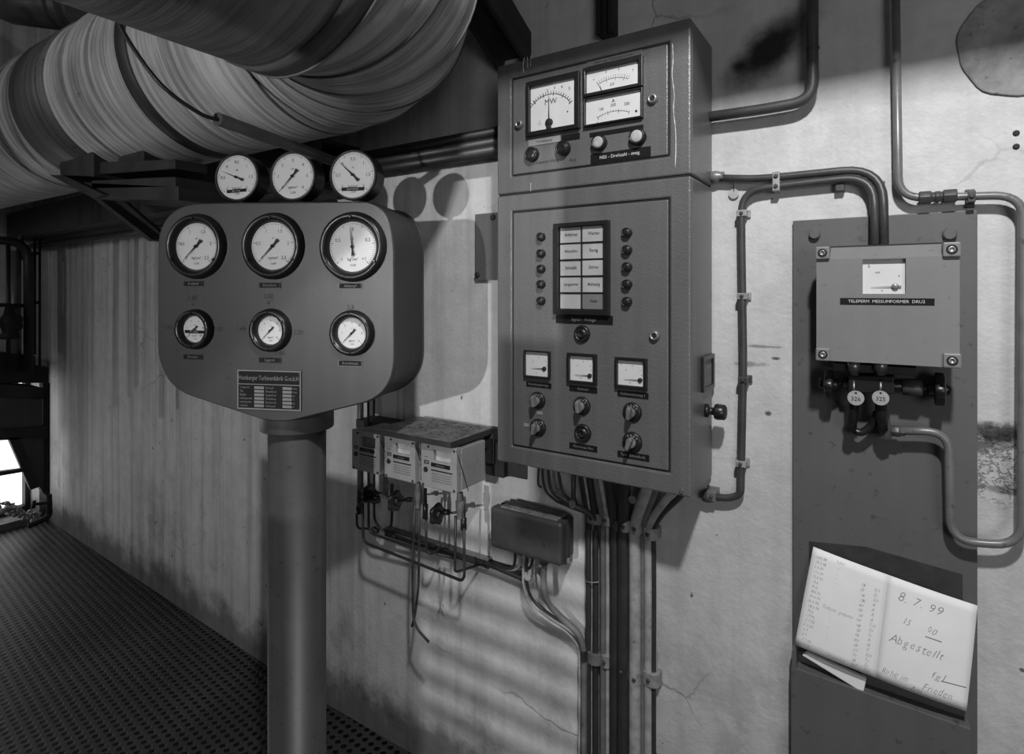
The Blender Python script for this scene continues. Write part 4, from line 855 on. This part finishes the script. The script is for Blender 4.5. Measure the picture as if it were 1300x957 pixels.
TF = Frame((0, 0, CPZ), XV, Vector((0, 1, 0)), ZV)
k = MB(); k.box(TF, xl, xr, -.235, -.03, -.014, 0); k.build('plate', 'dust', cv, .002)
k = MB(); k.box(TF, xl, xr+.001, -.238, -.232, -.017, -.001); k.box(TF, xr-.003, xr+.003, -.237, -.03, -.017, -.001); k.build('edge_lip', 'darksteel', cv)
k = MB(); rn = random.Random(5)
for i in range(150):
    x = rn.uniform(xl+.08, xr-.01); y = -rn.uniform(.04, .20); s_ = rn.uniform(.002, .007)
    k.lathe((x, y, CPZ-.001), (rn.uniform(-.3, .3), rn.uniform(-.3, .3), 1), [(0, s_), (s_*.35, s_*.7), (s_*.5, 0)], 5)
tag(k.build('paint_flakes', 'panel'), 'scattered loose paint flakes and grit on the dusty cover plate', 'debris', None, 'stuff')
fb = thing('support_frame', 'dark steel bracket behind the small transmitter boxes fixed to the wall', 'bracket', W(560, 600, .03))
k = MB(); k.box(WF, WF.uv(452, 560, BD)[0], xr-.01, CPZ-.06, CPZ-.03, .0, BD); k.build('rail', 'darksteel', fb)
k = MB(); k.box(WF, xr-.03, xr+.01, CPZ-.11, CPZ-.015, .0, .04); k.build('arm', 'darksteel', fb, .002)
def ptz(px, py, d): return W(px, py, d)
# valve groups
VG = 'small valve blocks under the transmitter boxes'
def valve_group(fx, fy0, fy1, fw, wheel, hub, d, lab, dark):
    t = thing('valve_block', lab, 'valve', W(fx, fy1, d), VG)
    a, b = W(fx, fy0, d), W(fx, fy1, d); L_ = (a-b).length; r = WF.px(fx, fy0, fw, d)/2*.62
    k = MB(); k.lathe(b, ZV, [(0, r*.75), (.004, r*.9), (L_*.35, r*1.0), (L_*.4, r*1.25), (L_*.8, r*1.35), (L_*.84, r*1.0), (L_+.012, r*.9)], 16); k.build('body', 'cablemid', t, .001)
    k = MB(); da, db = W(dark[0], dark[1], d-.015), W(dark[0], dark[2], d-.015); k.lathe(db, ZV, [(0, r*.95), ((da-db).length*.6, r*.95), ((da-db).length*.62, r*.6), ((da-db).length+.02, r*.55)], 10); k.build('needle_valve', 'black', t)
    k = MB(); h0 = W(fx, hub[1], d); h1 = W(hub[0], hub[1], d); ax = (h1-h0).normalized(); k.lathe(h1-ax*.004, ax, [(0, r*.9), (.016, r*.9), (.018, r*.5), (.03, r*.5)], 8); k.cyl(h0, W(wheel[0], wheel[1], d), r*.32); k.build('spindle', 'black', t)
    handwheel(W(wheel[0], wheel[1], d), -XV, WF.px(wheel[0], wheel[1], wheel[2], d)/2, t, th=.014); return t
valve_group(584, 630, 659, 14, (555, 652.5, 26), (568, 650), .15, 'valve block with black handwheel under the rightmost small transmitter box', (588.5, 648, 672))
valve_group(531, 617, 645, 12, (502, 636, 25), (521, 634), .15, 'valve block with black handwheel under the middle small transmitter box', (540, 628, 658))
valve_group(489, 607, 632, 12, (468, 626, 22), (478, 626), .15, 'valve block with black handwheel under the leftmost small transmitter box', (497.5, 622, 645))
vt = thing('valve', 'second black valve low on the dark riser beside the leftmost transmitter box', 'valve', W(458, 640, .12))
k = MB(); k.lathe(W(456, 652, .12), ZV, [(0, .008), (.012, .008), (.014, .011), (.03, .012), (.034, .008), (.06, .008)], 12); k.build('body', 'black', vt)
handwheel(W(476, 634, .15), Vector((.3, -.2, 1)), .019, vt, th=.012)
k = MB(); k.cyl(W(458, 638, .12), W(474, 635, .15), .004); k.build('spindle', 'blackmat', vt)
# impulse tubes
IG = 'thin black tubes below the small transmitter boxes'
def tube(pts, r, lab, m_='blacktube', fil=.03, cat='pipe', grp=IG, name='impulse_tube', sm=False):
    k = MB(); P = [W(*p) for p in pts]; P = smooth_path(P) if sm else path(P, fil); k.tube(P, r, seg=10); return tag(k.build(name, m_), lab, cat, grp)
tube([(457.5, 455, .06), (457.5, 640, .06)], .011, 'widest dark riser pipe left of the small boxes, coming down behind the gauge panel', 'darktube', grp=None, name='riser_pipe')
tube([(452.8, 652, .12), (453, 671, .12), (467, 671, .06)], .0042, 'shortest thin tube hooking back to the wall at the far left of the small boxes')
tube([(460.5, 640, .14), (461, 688, .14), (586, 737, .14), (589.5, 732, .14), (589, 670, .14)], .0045, 'lowest thin tube sweeping from the left riser to the rightmost valve block')
tube([(467.5, 470, .09), (468, 676, .09), (530, 697, .07), (575, 708, .05)], .0045, 'thin tube descending left of centre and running along the cable channel')
tube([(474.8, 470, .09), (475, 660, .09), (484, 672, .07), (545, 692, .05)], .0042, 'thin tube turning off early behind the middle valve block, above the channel tube')
tube([(541, 655, .13), (541, 700, .13), (548, 703, .12), (559, 697, .04)], .0042, 'short hooked thin tube below the middle valve block')
tube([(578.5, 655, .14), (577.5, 725, .14), (582, 725, .13), (607, 717, .03)], .0042, 'short hooked thin tube below the rightmost valve block ending at the wall')
tube([(498, 640, .13), (497, 668, .12), (490, 672, .06)], .0048, 'short thick tube curling under the leftmost valve block')
tube([(527, 640, .15), (524.5, 690, .15), (523.5, 740, .15), (524.5, 785, .15), (530, 799, .15), (544.5, 815, .15)], .0040, 'left hanging loose black cable whose cut end kicks out to the right', 'cabledark', .05, 'cable', 'loose cables hanging below the small boxes', 'hanging_cable')
tube([(532, 643, .145), (532, 700, .145), (531.5, 745, .145), (527, 780, .145), (523, 795, .145)], .0040, 'right hanging loose black cable crossing the other at its lower end', 'cabledark', .05, 'cable', 'loose cables hanging below the small boxes', 'hanging_cable')
for px, py, l in ((478, 672, 'left small pipe union on the thin tubes low at left'), (500, 677, 'right small pipe union on the thin tubes low at left')):
    k = MB(); k.lathe(W(px-5, py-1, .06), Vector((1, 0, -.1)), [(0, .008), (.006, .011), (.014, .011), (.018, .007), (.026, .010)], 8); tag(k.build('pipe_union', 'darktube'), l, 'fitting')
# cable channel on the wall
a = W(436, 653, .03); zc = (W(541, 690, .03).z+W(618, 715, .03).z)/2
ch = thing('cable_channel', 'dark horizontal channel on the wall below the small transmitter boxes', 'channel', (W(560, 697, .02).x, -.02, zc-.02))
k = MB(); xa, xb = W(486, 690, .03).x, W(618, 715, .03).x; k.box(WF, xa, xb, zc-.022, zc+.004, 0, .022); k.build('channel', 'darksteel', ch); k = MB(); k.box(WF, xa, xb, zc+.004, zc+.007, 0, .026); k.build('top_lip', 'tube', ch)
# junction box
JD, JB = .105, .022
ju0, ju1, jv0, jv1 = rect(621.5, 712.5, 646.5, 661, 694, 721.5, JD)
jb = thing('junction_box', 'dark cast junction box with rounded lid between boxes and cable bundle', 'junction box', ((ju0+ju1)/2, -JD/2, jv0))
k = MB(); k.box(WF, ju0+.004, ju1-.002, jv0+.004, jv1-.002, JB, JD-.045); k.build('housing', 'jbox', jb, .008, 3) if False else k.build('housing', 'jbox', jb, .008)
k = MB(); k.box(WF, ju0, ju1, jv0, jv1, JD-.042, JD); k.build('lid', 'jbox', jb, .011, 4)
k = MB(); k.box(WF, ju0+.03, ju1-.02, jv1-.003, jv1+.003, JB+.004, JD-.012); k.build('dust_crust', 'dust', jb, .002)
for px in (654, 662, 669, 676):
    k = MB(); c = W(px, 706, .06); k.lathe((c.x, c.y, jv0-.022), ZV, [(0, .005), (.004, .0065), (.016, .0075), (.03, .0075)], 10); k.build('cable_gland', 'darktube', jb)
k = MB(); c = W(691, 722, .07); k.lathe((c.x, c.y, jv0-.022), ZV, [(0, .011), (.006, .013), (.018, .013), (.03, .012)], 16); k.build('cable_gland', 'jbox', jb)
k = MB(); c = W(717, 716, .04); k.lathe((c.x, c.y, jv0-.02), ZV, [(0, .006), (.03, .007)], 12); k.build('cable_gland', 'cablemid', jb)
JG = 'cables leaving the junction box'
def cable(pts, r, m_, lab, grp): k = MB(); k.tube(smooth_path([W(*p) for p in pts]), r, seg=10); return tag(k.build('cable', m_), lab, 'cable', grp)
cable([(691, 716, .07), (690.5, 740, .07), (696, 765, .06), (715, 786, .045), (735, 806, .035), (741.5, 832, .03), (741.5, 868, .03), (741.5, 990, .03)], .0088, 'cablemid', 'thickest cable from the junction box curving to the bundle', JG)
cable([(669, 700, .06), (669, 740, .055), (678, 763, .045), (700, 781, .035), (722, 795, .03), (737, 815, .025), (739.5, 838, .025), (738, 990, .02)], .0045, 'cabledark', 'upper one of the two thin cables swinging from the junction box to the bundle', JG)
cable([(665, 700, .06), (665, 742, .055), (673, 767, .045), (695, 787, .035), (718, 801, .03), (734, 820, .022), (736, 838, .02), (735.5, 990, .02)], .0042, 'cablelight', 'lower pale one of the two thin cables swinging from the junction box', JG)
for i, (px, py, ex, ey, mm) in enumerate(((654, 707, 628, 716, 'cabledark'), (661, 708, 640, 722, 'cablelight'), (676, 708, 650, 728, 'cabledark'))):
    cable([(px, 700, .06), (px-1, 716, .05), (px-8, py+15, .035), (ex, ey, .02)], .0042, mm, ('leftmost short cable curling out below the junction box', 'pale short cable curling below the junction box, second from left', 'third short cable curling left below the junction box')[i], JG)
k = MB(); k.tube([W(608, 711, .02), W(630, 719, .02), W(668, 735, .02)], .010, seg=12); tag(k.build('stub_pipe', 'darksteel'), 'short black pipe on the wall running under the junction box from the channel', 'pipe')
rtag(669.5, 731.5, 5.3, .075, 'pale round tag on the thin cables below the junction box'); rtag(674.5, 735, 4.8, .066, 'darker round tag half hidden behind the pale one below the junction box', m_='cablemid')
# ------------------------------------------------------------------ cable bundle below the cabinet
BG = 'cables in the upright bundle below the cabinet'
ZB = LBOT+.02
def top(px, py, d): p = W(px, py, d); return Vector((p.x, p.y, max(p.z, LBOT-.03)))
spec = [(747.2, 4.0, 'cabledark', (738, 618), 'first cable from the left of the bundle, dark'), (751.3, 2.2, 'cablelight', (742, 618), 'thin pale cable second from the left of the bundle'), (756, 4.0, 'cabledark', (748, 618), 'third cable from the left of the bundle, dark'),
        (765.3, 3.6, 'cablemid', (756, 622), 'grey cable between two pale thin ones, fourth from the left of the bundle'), (771.5, 3.0, 'cablelight', (762, 622), 'thin pale cable fifth from the left of the bundle'), (780.2, 6.2, 'cabledark', (773, 625), 'thick black cable, left one of the black pair in the bundle'),
        (791.5, 8.0, 'cabledark', (793, 628), 'thickest black cable in the middle of the bundle'), (806, 7.6, 'cablelight', (822, 632), 'thick pale cable right of the black pair in the bundle'), (815.8, 4.2, 'cablemid', (833, 634), 'medium grey cable just right of the thick pale one'),
        (823, 5.2, 'cablelight', (852, 634), 'pale cable second from the right of the bundle'), (829.5, 3.6, 'cabledark', (866, 636), 'last cable on the right of the bundle, dark')]
for px, r, mm, tp, lab in spec:
    R = WF.px(px, 760, 2*r, .03)/2; d = .012+R
    P = [top(tp[0], tp[1]-12, .10), top(tp[0], tp[1]+6, .095), W((tp[0]+px)/2+(px-tp[0])*.18, 642+(px-745)*.12, .055), W(px, 659+(px-745)*.17, d+.003), W(px, 700, d), W(px+.3, 760, d), W(px, 838, d), W(px, 900, d), W(px, 1000, d)]
    P[0].z = LBOT-.002; P[1].z = min(P[1].z, LBOT-.03)
    k = MB(); k.tube(smooth_path(P), R, seg=14); tag(k.build('cable', mm), lab, 'cable', BG)
for i, (x, y, mm) in enumerate(((688, 600, 'cabledark'), (695, 602, 'cabledark'), (701, 603, 'cablemid'), (707, 604, 'cabledark'))):
    k = MB(); P = [top(x, y, .10), W(x+3+i, 618+i, .095), W(x+16, 634, .09), W(x+34-i*3, 643-i, .08), W(748+i*2, 655, .05), W(746.5+i*3, 672, .03)]; P[0].z = LBOT-.002
    k.tube(smooth_path(P), .0036+.0006*(i % 2), seg=8); tag(k.build('cable', mm), ('outermost thin cable looping from the cabinet bottom left into the bundle', 'second thin cable looping from the cabinet bottom left into the bundle', 'grey thin cable looping from the cabinet bottom left into the bundle', 'innermost thin cable looping from the cabinet bottom left into the bundle')[i], 'cable', 'thin cables looping under the cabinet')
k = MB(); P = [top(685, 600, .11), W(683, 612, .11), W(687.5, 619, .11)]; P[0].z = LBOT-.002; k.tube(smooth_path(P), .003, seg=8); tag(k.build('cable', 'cabledark'), 'short cut cable end dangling below the cabinet bottom left', 'cable')
k = MB(); P = [top(728, 612, .1), W(728, 632, .1), W(731, 640, .09)]; P[0].z = LBOT-.002; k.tube(P, .0065, seg=12); tag(k.build('cable', 'cabledark'), 'thick black stub cable coming straight down under the cabinet above a round tag', 'cable')
for px, py, l in ((709, 625, 'left one of two round tags under the cabinet near the looping cables'), (726.5, 639.5, 'round tag hanging below the thick stub cable under the cabinet'), (803, 634, 'round tag hanging under the cabinet above the thick black bundle cables')): rtag(px, py, 5.2, .105, l, m_='cablemid')
CG = 'clamps on the cable bundle'
def bclamp(px, py, w_, h_, d, m_, lab, bolt=True):
    u, v = WF.uv(px, py, d); a = WF.px(px, py, w_, d)/2; b = WF.px(px, py, h_, d)/2; t = thing('cable_clamp', lab, 'clamp', (u, -d/2, v-b), CG)
    k = MB(); n = 10; pr = [WF.pt(u-a, v-b, .002)]
    pr += [WF.pt(u-a*math.cos(PI*i/n), v-b, .008+(d-.008)*math.sin(PI*i/n)**.5) for i in range(n+1)]+[WF.pt(u+a, v-b, .002)]
    k.prism(pr, (0, 0, 2*b)); k.build('strap', m_, t, .0015)
    if bolt: k = MB(); k.lathe(WF.pt(u-a*.1, v, d-.001), NV, [(0, .0055), (.004, .0055), (.006, .004)], 6); k.build('bolt', 'darktube', t)
for q in ((751.5, 659, 24, 14, .048, 'cablemid', 'broad wrapped clamp on the left cables near the bundle top', False), (768.5, 661, 15, 15, .042, 'clamp', 'pale crusted clamp on the thin cables near the bundle top'), (780, 667, 11, 15, .046, 'darktube', 'dark clamp on the left thick black cable near the bundle top'), (791.5, 669, 15, 15, .054, 'clamp', 'clean metal clamp on the thickest black cable near the bundle top'), (806, 672, 14, 15, .052, 'clamp', 'metal clamp on the thick pale cable near the bundle top'), (823, 679, 21, 15, .044, 'clamp', 'crusted clamp on the rightmost cables near the bundle top'),
          (739, 835, 9, 13, .045, 'darksteel', 'dark clamp on the junction box cables beside the lower bundle', False), (751.5, 838, 20, 14, .038, 'cablemid', 'broad wrapped clamp on the left cables near the bundle bottom', False), (767.5, 841, 13, 16, .032, 'clamp', 'pale crusted clamp on the thin cables near the bundle bottom'), (789, 853, 17, 20, .044, 'clamp', 'metal clamp on the thickest black cable near the bundle bottom'), (805.5, 863, 13, 18, .042, 'clamp', 'metal clamp on the thick pale cable near the bundle bottom'), (824, 864, 23, 18, .036, 'clamp', 'wide metal clamp on the rightmost cables near the bundle bottom')): bclamp(*q)
k = MB(); k.tube([W(744, 738, .034), W(752, 739.5, .036), W(760, 738.5, .034)], .0014, seg=6); tag(k.build('cable_tie', 'cablelight'), 'thin pale wire tie across the left bundle cables halfway down', 'wire')
# ------------------------------------------------------------------ far left machinery
XM = XL+.35
E = Frame((XM, 0, 0), (0, 1, 0), ZV, (1, 0, 0))
def ebox(k, pxs, w0, w1, F=E):
    p = [F.at(x, y, w1) for x, y in pxs]; k.prism(p, -F.n*(w1-w0)); return k
mh = thing('machine_housing', 'dark sheet metal machine casing against the far left end of the room', 'machine', (XM, E.at(20, 600).y, 0))
k = MB(); ebox(k, [(-60, 482), (55, 492), (55, 506), (-60, 500)], -.25, .03); k.build('top_flange', 'darksteel', mh, .003)
k = MB(); ebox(k, [(-60, 500), (54, 506), (54, 550), (-60, 560)], -.2, 0); k.build('casing', 'column', mh, .002)
k = MB(); ebox(k, [(-60, 549), (60, 541), (60, 556), (-60, 562)], -.2, .02); k.build('lower_flange', 'darksteel', mh, .002)
k = MB(); ebox(k, [(12, 556), (63, 552), (63, 626), (56, 627), (50, 618), (40, 620)], -.06, 0); k.build('apron', 'column', mh, .002)
k = MB(); ebox(k, [(11, 556), (25, 555), (50, 618), (39, 622)], 0, .02); k.build('apron_edge', 'darksteel', mh)
k = MB(); ebox(k, [(-40, 604), (29, 595), (30, 599), (-40, 611)], -.03, .01); k.build('cross_bar', 'darksteel', mh)
k = MB(); ebox(k, [(-60, 440), (45, 452), (45, 465), (62, 466), (62, 486), (-60, 486)], -.3, .02); k.build('upper_casing', 'blackmat', mh, .003)
k = MB(); p = E.at(59.5, 490); ebox(k, [(57.5, 486), (63.5, 486), (63.5, 628), (57.5, 628)], -.03, .01); k.build('corner_post', 'blackmat', mh)
LG = 'dark upright pipes at the far left'
def etube(pts, r, lab, m_='darktube', w_=.0, fil=.06): k = MB(); k.tube(path([E.at(x, y, w_) for x, y in pts], fil), r, seg=14); return tag(k.build('standpipe', m_), lab, 'pipe', LG)
etube([(-40, 303), (36, 307), (36.5, 470)], .026, 'thick dark pipe bending down from the left edge, rightmost of the thick uprights', 'blacktube', .06, .12)
etube([(19.5, 318), (19.5, 470)], .030, 'thick glossy upright pipe just left of the bent one', 'tube', -.02)
etube([(10.5, 305), (10.5, 470)], .011, 'thin upright pipe left of the glossy thick one', 'blacktube', .04)
etube([(25, 330), (26, 300), (34, 288), (60, 281), (110, 272)], .018, 'pipe rising behind the uprights and turning off along the black beam', 'blacktube', -.03)
etube([(44, 290), (44, 450)], .008, 'left one of two thin uprights close to the room corner', 'blacktube', -.1)
etube([(50.5, 290), (50.5, 470)], .007, 'right one of two thin uprights close to the room corner', 'blacktube', -.1)
etube([(-40, 386), (32, 388)], .012, 'thin horizontal pipe crossing the uprights halfway', 'blacktube', .05)
k = MB(); ebox(k, [(36, 320), (52, 319), (52, 323), (36, 324)], -.1, -.07); tag(k.build('pipe_bracket', 'blackmat'), 'upper small black bracket across the thin uprights', 'bracket')
k = MB(); ebox(k, [(36, 382), (52, 382), (52, 386), (36, 386)], -.1, -.07); tag(k.build('pipe_bracket', 'blackmat'), 'lower small black bracket across the thin uprights', 'bracket')
vv = thing('valve', 'black globe valve among the dark uprights at the far left', 'valve', E.at(12, 430, .08))
k = MB(); k.lathe(E.at(12, 430, .08), ZV, [(0, .05), (.02, .05), (.04, .035), (.08, .045), (.12, .05), (.15, .03), (.2, .02)], 20); k.build('body', 'blackmat', vv); handwheel(E.at(14, 410, .1), E.n, .06, vv, m_='blackmat')
dv = thing('drain_valve', 'small black drain valve with cross handle in the far left corner near the floor', 'valve', E.at(62, 655, .05))
k = MB(); k.tube(path([E.at(62, 628, .05), E.at(63, 655, .05), E.at(50, 662, .05), E.at(35, 668, .05)], .04), .017, seg=12); k.build('pipe', 'blackmat', dv); k = MB(); k.cyl(E.at(62, 638, .06), E.at(45, 640, .1), .009); k.build('spindle', 'blackmat', dv)
k = MB(); a, b = E.at(43.5, 635.5, .1), E.at(42.5, 645, .1); k.cyl(a, b, .010, 12); k.build('handle', 'blackmat', dv)
k = MB(); rn = random.Random(9)
for i in range(120):
    t = rn.random(); px = -30+85*t; py = 640+22*max(0, (px+5)/60)+rn.uniform(-7, 7); p = E.at(px, min(py, 664), -.05+rn.uniform(-.1, .05)); s_ = rn.uniform(.008, .022)
    k.lathe((p.x, p.y, max(p.z, .0)), (rn.uniform(-1, 1), rn.uniform(-1, 1), 1), [(-s_*.5, s_*.4), (0, s_), (s_*.6, s_*.5), (s_*.7, 0)], 6)
tag(k.build('rubble', 'clamp'), 'strip of crumbled debris along the foot of the bright opening', 'debris', None, 'stuff')
# ------------------------------------------------------------------ unseen blockers added behind and beside the viewpoint to shade the lamps
U3 = Frame((0, 0, 0), XV, (0, 1, 0), ZV)
k = MB(); k.box(U3, -.60, 2.6, -.72, -.62, 2.455, 2.85); k.box(U3, -.60, 2.6, -.76, -.58, 2.85, 2.87); struct(k.build('ceiling_light_blocker', 'darksteel'))  # unseen beam added to keep the lamp off the upper wall
k = MB(); k.box(U3, -.702, .15, -2.0, -1.75, 0, 4.6); struct(k.build('wall_light_blocker', 'column'))  # unseen pillar added to cut off the window light across the cabinet
k = MB()
for i in range(7): k.box(U3, -1.5, -.71, -2.225, -2.20, .93+i*.053, .952+i*.053)
k.box(U3, -1.52, -1.04, -2.23, -2.19, .40, 1.30); k.box(U3, -.71, -.703, -2.23, -2.19, .0, 1.30)
k.box(U3, -.805, -.703, -2.225, -2.2, 1.30, 1.60); k.box(U3, -.805, -.703, -2.225, -2.2, 1.875, 2.3)
struct(k.build('louvre_light_blocker', 'darksteel'))  # unseen slats and boards added to stripe and bar the window light
for i, (px, r) in enumerate(((97, .012), (105, .010), (116, .022), (147, .026), (163, .012), (173, .020), (205, .022), (225, .012))):  # unseen rods added to cast upright shadow stripes on the left wall
    tgt = LF.at(px, 400, 0); src = Vector((-.7, -4.6, 1.75)); q = (-1.0+4.6)/(tgt.y+4.6); p = src+(tgt-src)*q
    k = MB(); k.cyl((p.x, -1.0, 1.12+.05*(i % 3)), (p.x, -1.0, CZ), r, 12); struct(k.build('shade_rod_%d' % (i+2), 'darktube'))
# ------------------------------------------------------------------ light
w = bpy.data.worlds.new('world'); scene.world = w; w.use_nodes = True
w.node_tree.nodes['Background'].inputs[0].default_value = (.5, .5, .5, 1); w.node_tree.nodes['Background'].inputs[1].default_value = .10
def area(name, loc, tgt, sx, sy, e, spread=180):
    l = bpy.data.lights.new(name, 'AREA'); l.shape = 'RECTANGLE'; l.size = sx; l.size_y = sy; l.energy = e; l.spread = math.radians(spread)
    o = bpy.data.objects.new(name, l); COL.objects.link(o); o.location = loc
    d = Vector(tgt)-Vector(loc); o.rotation_euler = d.to_track_quat('-Z', 'Y').to_euler(); return o
area('hall_lamp', (.18, -1.5, 2.9), (.0, 0, 1.3), .09, .09, 39)
area('hall_window', (-.7, -4.6, 1.75), (-.75, 0, 1.7), .05, .045, 16, 80)
area('end_fill', (-3.4, -3.3, 2.3), (-4.8, 0, 1.7), .5, .5, 7)  # unseen fill light added to brighten the far left end
area('side_window', (1.9, -3.6, 1.6), (-.2, 0, 1.3), 1.2, 1.2, 25)  # unseen fill light added to brighten from the right, not a window
vs = scene.view_settings; vs.view_transform = 'Standard'; vs.look = 'None'; vs.exposure = 0; vs.gamma = 1; vs.use_curve_mapping = False
